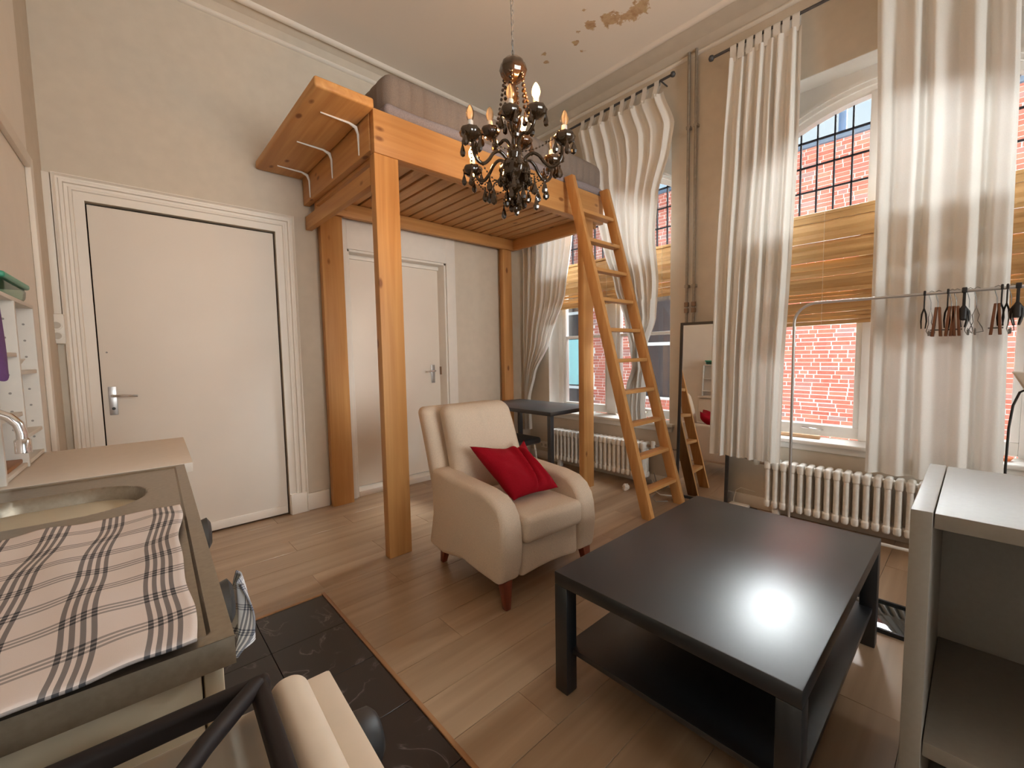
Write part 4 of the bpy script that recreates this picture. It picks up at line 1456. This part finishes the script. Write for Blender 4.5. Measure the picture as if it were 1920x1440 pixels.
put('aerator', G().tube([op + Vector((0, 0, 0.022)), op + Vector((0, 0, 0.018)), op + Vector((0, 0, -0.012))], [0.011, 0.0145, 0.0145], 14), 'chrome', fa, smooth=45)
put('base', G().lathe([(0.024, 0), (0.024, 0.02), (0.015, 0.03), (0.015, 0.05)], (bp.x, bp.y, 0.896), 16), 'chrome', fa, smooth=50)

# large checked towel on the drainer
def towel(u, v):
    x = -0.455 + 0.425 * u
    y = -0.004 + 0.572 * v
    x += 0.004 * sin(7 * v + 1) + 0.002 * sin(17 * v) - 0.008 * (1 - v)
    y += 0.006 * sin(6 * u + 2) - (0.012 * (1 - u))
    zz = 0.906 + 0.005 * (noise.noise(Vector((u * 5, v * 6, 0.3))) + 0.5) + 0.004 * abs(sin(9 * u + 3 * v)) ** 6
    if v < 0.01:
        zz -= 0.002
    return (x, y, zz)


tw_ = put('dish_towel', G(MK).grid(towel, 60, 80, uvfn=lambda u, v: (0.425 * u, 0.572 * v)), 'check', smooth=180)
md = tw_.modifiers.new('thickness', 'SOLIDIFY')
md.thickness = 0.003
tag(tw_, 'large checked dish towel spread over the draining board', 'dish towel')


def hang(u, v):
    z = 0.765 - 0.13 * v - 0.012 * sin(3 * u + 1)
    wd = 0.03 + 0.12 * min(1, v * 1.6) - 0.03 * max(0, v - 0.75) * 4
    y = 0.455 + (u - 0.55) * wd + 0.05 * v - 0.035 * v * v
    x = 0.055 + 0.016 * sin(10 * u + 4 * v) * (0.3 + v) + 0.020 * v * (1 - v)
    return (x, y, z)


tt = put('tea_towel', G(MK).grid(hang, 30, 30, uvfn=lambda u, v: (0.13 * u, 0.2 * v)), 'check_small', smooth=180)
md = tt.modifiers.new('thickness', 'SOLIDIFY')
md.thickness = 0.003
tag(tt, 'small white striped tea towel hanging from the cabinet knob', 'tea towel')

# white cabinet beyond the sink
wc = thing('base_cabinet', 'white base cabinet with a white worktop beyond the steel sink', 'cabinet', kw(-0.2, 1.35, 0))
put('worktop', G(MK).box((-0.458, 1.062, 0.872), (0.022, 1.622, 0.902)), 'white_top', wc, bevel=0.002)
put('body', G(MK).box((-0.455, 1.072, 0.02), (-0.05, 1.612, 0.872)), 'cooker_white', wc, bevel=0.004)
put('door', G(MK).box((-0.048, 1.072, 0.06), (-0.006, 1.612, 0.868)), 'cooker_white', wc, bevel=0.008)

# peg-hole shelf standing on the fridge worktop
ws = thing('open_shelf', 'narrow white peg-hole shelf standing on the worktop beyond the sink', 'shelf', kw(-0.41, 1.35, 0.902))
z0, z1 = 0.903, 1.402
X0, X1 = -0.460, -0.36
panels = [1.085, 1.352, 1.612]
for yy in panels:
    p = put('upright', G(MK).box((X0, yy, z0), (X1, yy + 0.014, z1)), 'shelf_white', ws, bevel=0.001)
    if yy > 1.2:
        for xx in (-0.435, -0.385):
            for i in range(8):
                zz = z0 + 0.06 + 0.055 * i
                put('peg_hole', G(MK).tube([(xx, yy - 0.0012, zz), (xx, yy + 0.002, zz)], 0.0035, 8), 'cable_grey', p)
put('top_board', G(MK).box((X0, 1.085, z1), (X1, 1.626, z1 + 0.012)), 'shelf_white', ws, bevel=0.001)
for a, b, zz in ((1.099, 1.352, 1.236), (1.366, 1.612, 1.182), (1.099, 1.352, 0.905), (1.366, 1.612, 0.905), (1.366, 1.612, 0.985), (1.099, 1.352, 1.06)):
    put('shelf', G(MK).box((X0, a, zz), (X1 - 0.004, b, zz + 0.012)), 'shelf_white', ws, bevel=0.001)
put('back_panel', G(MK).box((X0 - 0.001, 1.085, z0), (X0 + 0.003, 1.626, z1)), 'shelf_white', ws)
tb = thing('food_container', 'clear food container with a green lid on top of the white peg-hole shelf', 'container', kw(-0.41, 1.42, 1.415))
put('tub', G(MK).rbox((-0.412, 1.44, 1.440), (0.045, 0.15, 0.025), 0.018, (2, 3, 2), lambda p: Vector((p.x * (1 + 2 * p.z), p.y * (1 + 1.2 * p.z), p.z))), 'tub', tb, smooth=60)
put('lid', G(MK).rbox((-0.412, 1.44, 1.470), (0.052, 0.162, 0.009), 0.007, (2, 3, 1), None), 'lid', tb, smooth=60)
g = G(MK).lathe([(0, 0), (0.018, 0), (0.022, 0.004), (0.042, 0.035), (0.040, 0.036), (0.02, 0.008), (0, 0.006)], (-0.408, 1.47, 1.1945), 20)
tag(put('bowl', g, 'plastic_white', smooth=50), 'small white bowl on the peg-hole shelf', 'bowl')
tag(put('chopping_board', G(MK).box((-0.45, 1.13, 0.918), (-0.372, 1.345, 0.93)), 'brown', bevel=0.003), 'little brown wooden board on the bottom of the peg-hole shelf', 'chopping board')


def mitt(u, v):
    z = 1.37 - 0.19 * v
    a = 2 * pi * u
    wd = 0.028 + 0.026 * sin(pi * min(1, v * 1.1)) + 0.010 * sin(3 * a + 5 * v)
    return (-0.345 + 0.014 * sin(a), 1.018 + wd * cos(a) + 0.02 * v, z + 0.006 * sin(2 * a))


pg = thing('hanging_cloth', 'purple cloth hanging from the end of the white peg-hole shelf', 'cloth', kw(-0.338, 1.04, 1.18))
put('cloth', G(MK).grid(mitt, 24, 20, closed=True), 'purple', pg, smooth=180)
put('hanging_loop', G(MK).tube([(-0.338, 1.035, 1.365), (-0.345, 1.06, 1.39), (-0.352, 1.088, 1.392)], 0.003, 6), 'purple', pg, smooth=60)

# cooker nearest the camera
MK0 = MK
MK = MK @ Matrix.Translation((0.017, 0.024, 0.010))
ck = thing('cooker', 'cream enamel cooker with black pan supports nearest the sink cabinet', 'cooker', kw(-0.2, -0.35, 0))
put('body', G(MK).box((-0.455, -0.63, 0.03), (0.035, -0.082, 0.80)), 'cooker_white', ck, bevel=0.006)
put('hob_plate', G(MK).box((-0.45, -0.625, 0.80), (0.010, -0.088, 0.838)), 'enamel', ck, bevel=0.004)
g = G(MK)
g.rbox((0.022, -0.355, 0.83), (0.020, 0.273, 0.030), 0.018, (1, 6, 1), None, k=4)
put('rim', g, 'cooker_white', ck, smooth=60)
g = G(MK).hexa([(0.036, -0.63, 0.66), (0.062, -0.63, 0.66), (0.062, -0.086, 0.66), (0.036, -0.086, 0.66), (0.040, -0.63, 0.842), (0.068, -0.63, 0.842), (0.068, -0.086, 0.842), (0.040, -0.086, 0.842)])
put('control_panel', g, 'cooker_white', ck, bevel=0.004)
for yy in (-0.135, -0.235, -0.335, -0.435):
    put('knob', G(MK).tube([(0.060, yy, 0.775), (0.072, yy, 0.775), (0.098, yy, 0.775), (0.104, yy, 0.775)], [0.030, 0.032, 0.029, 0.022], 20), 'black_matt', ck, smooth=45)
put('oven_door', G(MK).box((0.036, -0.625, 0.10), (0.06, -0.09, 0.64)), 'cooker_white', ck, bevel=0.006)
g = G(MK)
zb = 0.868
g.rbox((-0.006, -0.340, zb - 0.004), (0.008, 0.25, 0.011), 0.006, (1, 6, 1), None, k=2)
g.rbox((-0.215, -0.096, zb - 0.004), (0.22, 0.008, 0.011), 0.006, (6, 1, 1), None, k=2)
put('pan_support', g, 'hob_black', ck, smooth=50)
for (a, b) in (((-0.008, -0.102), (-0.105, -0.225)), ((-0.42, -0.12), (-0.33, -0.235)), ((-0.008, -0.55), (-0.105, -0.44))):
    put('pan_support', G(MK).tube([(a[0], a[1], zb + 0.004), ((a[0] + b[0]) / 2, (a[1] + b[1]) / 2, zb + 0.012), (b[0], b[1], zb + 0.010)], 0.0085, 8), 'hob_black', ck, smooth=60)
put('burner', G(MK).lathe([(0.055, 0), (0.055, 0.010), (0.04, 0.014), (0.038, 0.022), (0, 0.024)], (-0.15, -0.32, 0.838), 24), 'hob_black', ck, smooth=40)

# ------------------------------------------------------------------ chandelier
CX, CY = 1.383, 1.470
ch = thing('chandelier', 'smoked glass chandelier with candle bulbs and dangling drops hanging from a chain', 'chandelier', (CX, CY, ZC))
# chain
link = None
z = 2.545
i = 0
while z < ZC - 0.01:
    W = Matrix.Translation((CX, CY, z)) @ Matrix.Rotation(pi / 2 * (i % 2) + 0.4, 4, 'Z')
    if link is None:
        lk = [(CX + 0.006 * cos(a), CY, z + 0.013 * sin(a)) for a in [2 * pi * k / 10 for k in range(10)]]
        link = put('chain_link', G().tube(lk, 0.0017, 5, closed=True), 'cable_grey', ch, smooth=60, origin=(CX, CY, z))
        link.matrix_basis = W
        WM[link.name] = W
    else:
        link_copy(link, ch, W)
    z += 0.021
    i += 1
put('electric_cord', G().tube([(CX + 0.004, CY + 0.004, 2.53), (CX - 0.008, CY, 2.8), (CX + 0.009, CY, 2.95), (CX - 0.007, CY, 3.2), (CX + 0.006, CY, ZC)], 0.0022, 6), 'cable_grey', ch, smooth=60)
rose = put('ceiling_rose', G().lathe([(0, 0), (0.05, 0), (0.045, -0.03), (0.015, -0.045), (0, -0.045)][::-1], (CX, CY, ZC), 20), 'window_white', ch, smooth=40)
scal = lambda q: 1 + 0.05 * cos(8 * q)
put('top_bowl', G().lathe([(0.006, 2.545), (0.03, 2.54), (0.054, 2.515), (0.060, 2.49), (0.052, 2.465), (0.034, 2.445), (0.018, 2.435), (0.012, 2.43)], (CX, CY, 0), 32, scal), 'smoked', ch, smooth=60)
put('column', G().lathe([(0.010, 2.44), (0.013, 2.40), (0.022, 2.375), (0.012, 2.35), (0.011, 2.31), (0.030, 2.285), (0.036, 2.26), (0.022, 2.225), (0.012, 2.20), (0.014, 2.17), (0.032, 2.15), (0.034, 2.12), (0.018, 2.09)], (CX, CY, 0), 20), 'smoked', ch, smooth=60)
put('hub', G().lathe([(0.018, 2.10), (0.05, 2.095), (0.066, 2.075), (0.070, 2.05), (0.055, 2.02), (0.042, 2.005), (0.040, 1.985), (0.026, 1.965), (0.010, 1.955), (0.004, 1.945)], (CX, CY, 0), 32, lambda q: 1 + 0.06 * cos(10 * q)), 'smoked', ch, smooth=60)
put('finial', G().lathe([(0.0, 1.862), (0.013, 1.872), (0.018, 1.888), (0.010, 1.905), (0.003, 1.915), (0.003, 1.945), (0, 1.95)], (CX, CY, 0), 14), 'smoked', ch, smooth=60)

drop = None


def put_drop(x, y, z, s=1.0, parent=None):
    global drop
    p = parent or ch
    W = Matrix.Translation((x, y, z)) @ Matrix.Rotation(random.uniform(0, 3), 4, 'Z') @ Matrix.Diagonal((s, s, s, 1))
    if drop is None:
        drop = put('crystal_drop', G().lathe([(0.0, 0.0), (0.0025, -0.002), (0.004, -0.007), (0.003, -0.012), (0.008, -0.026), (0.0125, -0.042), (0.010, -0.052), (0.0, -0.059)], (x, y, z), 8, lambda q: 1 + 0.1 * cos(4 * q)), 'smoked', p, origin=(x, y, z))
        drop.matrix_basis = W
        return drop
    c = link_copy(drop, p, W)
    return c


def beads(pts, parent, r=0.0055, step=0.017):
    """a string of beads along a polyline: one part"""
    g = G()
    acc = 0
    pts = [Vector(p) for p in pts]
    for a, b in zip(pts, pts[1:]):
        L = (b - a).length
        d = acc
        while d < L:
            c = a + (b - a) * (d / L)
            g.lathe([(0, -r), (r * 0.8, -r * 0.55), (r, 0), (r * 0.8, r * 0.55), (0, r)], c, 6)
            d += step
        acc = d - L
    g.tube(pts, 0.0008, 4)
    return put('bead_string', g, 'smoked', parent, smooth=50)


def sag(a, b, dip, n=8):
    a, b = Vector(a), Vector(b)
    return [a + (b - a) * (i / n) - Vector((0, 0, dip * 4 * (i / n) * (1 - i / n))) for i in range(n + 1)]


def spline(p, k=4):
    p = [Vector(q) for q in p]
    out = []
    for i in range(len(p) - 1):
        a, b, c, d_ = p[max(0, i - 1)], p[i], p[i + 1], p[min(len(p) - 1, i + 2)]
        for j in range(k):
            t_ = j / k
            out.append(0.5 * (2 * b + (c - a) * t_ + (2 * a - 5 * b + 4 * c - d_) * t_ ** 2 + (3 * b - a - 3 * c + d_) * t_ ** 3))
    return out + [p[-1]]


ARMS = [(173, 0.23, 2.145, False, 0), (107, 0.235, 2.095, True, 0), (50, 0.22, 2.125, False, 0), (-8, 0.22, 2.135, False, 0), (-60, 0.23, 2.15, False, 0),
        (-85, 0.13, 2.255, True, 1), (28, 0.13, 2.225, True, 1), (107, 0.13, 2.245, False, 1), (-140, 0.12, 2.235, False, 1)]
tips = []
for (deg, R_, zc, lit, tier) in ARMS:
    a = radians(deg)
    dx, dy = cos(a), sin(a)
    P = lambda r, z: (CX + dx * r, CY + dy * r, z)
    if tier == 0:
        ctrl = [(0.03, 2.075), (0.055, 2.105), (0.085, 2.118), (0.115, 2.102), (0.14, 2.068), (0.17, 2.045), (0.20, 2.055), (0.217, 2.085), (0.22, zc - 0.005)]
    else:
        ctrl = [(0.02, 2.16), (0.04, 2.195), (0.06, 2.20), (0.08, 2.19), (0.10, 2.20), (0.117, 2.225), (0.12, zc - 0.005)]
    arm = put('arm', G().tube(spline([P(*q) for q in ctrl]), 0.0078, 8), 'smoked', ch, smooth=60)
    cx, cy, _ = P(R_, 0)
    put('drip_cup', G().lathe([(0.006, -0.024), (0.024, -0.016), (0.041, 0.000), (0.046, 0.016), (0.039, 0.028), (0.034, 0.026), (0.016, 0.012), (0.008, 0.012)], (cx, cy, zc), 24, lambda q: 1 + 0.07 * cos(8 * q)), 'smoked', arm, smooth=60)
    put('candle_sleeve', G().lathe([(0.0125, 0.01), (0.0125, 0.060), (0.010, 0.063)], (cx, cy, zc), 12), 'bulb_white', arm, smooth=40)
    zb = zc + 0.060
    put('bulb', G().lathe([(0.009, 0.0), (0.0125, 0.008), (0.0175, 0.022), (0.0180, 0.032), (0.0140, 0.048), (0.007, 0.062), (0.001, 0.069)], (cx, cy, zb), 14), 'bulb_glass', arm, smooth=60)
    if lit:
        put('filament', G().lathe([(0.002, 0.008), (0.006, 0.018), (0.0075, 0.032), (0.005, 0.046), (0.001, 0.056)], (cx, cy, zb), 10), 'filament', arm, smooth=60)
        ld_ = bpy.data.lights.new('bulb_light', 'POINT')
        ld_.energy = LAMP
        ld_.color = (1.0, 0.49, 0.155)
        ld_.shadow_soft_size = 0.0165
        lo = bpy.data.objects.new('bulb_light', ld_)
        COL.objects.link(lo)
        lo.parent = arm
        lo.matrix_parent_inverse = wmat(arm).inverted()
        lo.matrix_basis = Matrix.Translation((cx, cy, zb + 0.032))
        WM[lo.name] = lo.matrix_basis.copy()
    else:
        put('filament', G().tube([(cx - 0.004, cy, zb + 0.01), (cx - 0.005, cy, zb + 0.034), (cx, cy + 0.003, zb + 0.046), (cx + 0.005, cy, zb + 0.034), (cx + 0.004, cy, zb + 0.01)], 0.0009, 5), 'cold_filament', arm, smooth=60)
    n = 4 if tier == 0 else 3
    for k in range(n):
        q = a + 2 * pi * (k + 0.3) / n
        hx, hy = cx + 0.042 * cos(q), cy + 0.042 * sin(q)
        put_drop(hx, hy, zc + 0.006 - 0.02 * (k % 2), 1.1)
    tips.append(Vector((cx, cy, zc)))
# bead strings: top bowl to the upper cups, swags between cups, loops under the hub
for i_, t_ in enumerate(tips[5:]):
    d_ = (t_.xy - Vector((CX, CY))).normalized()
    s_ = Vector((CX + d_.x * 0.05, CY + d_.y * 0.05, 2.462))
    beads(sag(s_, t_ + Vector((-d_.x * 0.03, -d_.y * 0.03, 0.02)), 0.025), ch, 0.0075, 0.02)
    e_ = Vector((CX - d_.x * 0.05, CY - d_.y * 0.05, 2.46))
    beads([e_, e_ - Vector((0, 0, 0.06)), Vector((CX - d_.x * 0.056, CY - d_.y * 0.056, 2.30))], ch, 0.009, 0.024)
    put_drop(CX - d_.x * 0.056, CY - d_.y * 0.056, 2.295, 1.1)
for k in range(5):
    a_, b_ = tips[k], tips[(k + 1) % 5]
    beads(sag(a_ + (b_ - a_) * 0.14, b_ + (a_ - b_) * 0.14, 0.055), ch, 0.0045, 0.016)
    m_ = (a_ + b_) / 2 - Vector((0, 0, 0.055))
    put_drop(m_.x, m_.y, m_.z, 1.0)
    beads(sag(tips[k] - Vector((0, 0, 0.01)), (CX + 0.04 * cos(radians(170 - 60 * k)), CY + 0.04 * sin(radians(170 - 60 * k)), 1.99), 0.06), ch, 0.0045, 0.016)
    put_drop(tips[k].x * 0.6 + CX * 0.4, tips[k].y * 0.6 + CY * 0.4, 2.0, 1.15)
for k in range(8):
    a_ = 2 * pi * k / 8
    put_drop(CX + 0.066 * cos(a_), CY + 0.066 * sin(a_), 2.045, 1.1)
    put_drop(CX + 0.040 * cos(a_ + 0.4), CY + 0.040 * sin(a_ + 0.4), 1.985 - 0.03 * (k % 2), 1.2)
for k in range(10):
    a_ = 2 * pi * k / 10 + 0.15
    rr_ = 0.10 + 0.05 * (k % 2)
    e_ = Vector((CX + rr_ * cos(a_), CY + rr_ * sin(a_), 2.0 - 0.035 * (k % 3)))
    beads([Vector((CX + 0.05 * cos(a_), CY + 0.05 * sin(a_), 2.03)), e_ + Vector((0, 0, 0.02)), e_], ch, 0.0045, 0.015)
    put_drop(e_.x, e_.y, e_.z, 1.15)
for k in range(4):
    a_ = 2 * pi * k / 4 + 0.3
    put_drop(CX + 0.02 * cos(a_), CY + 0.02 * sin(a_), 1.955 - 0.02 * (k % 2), 1.1)
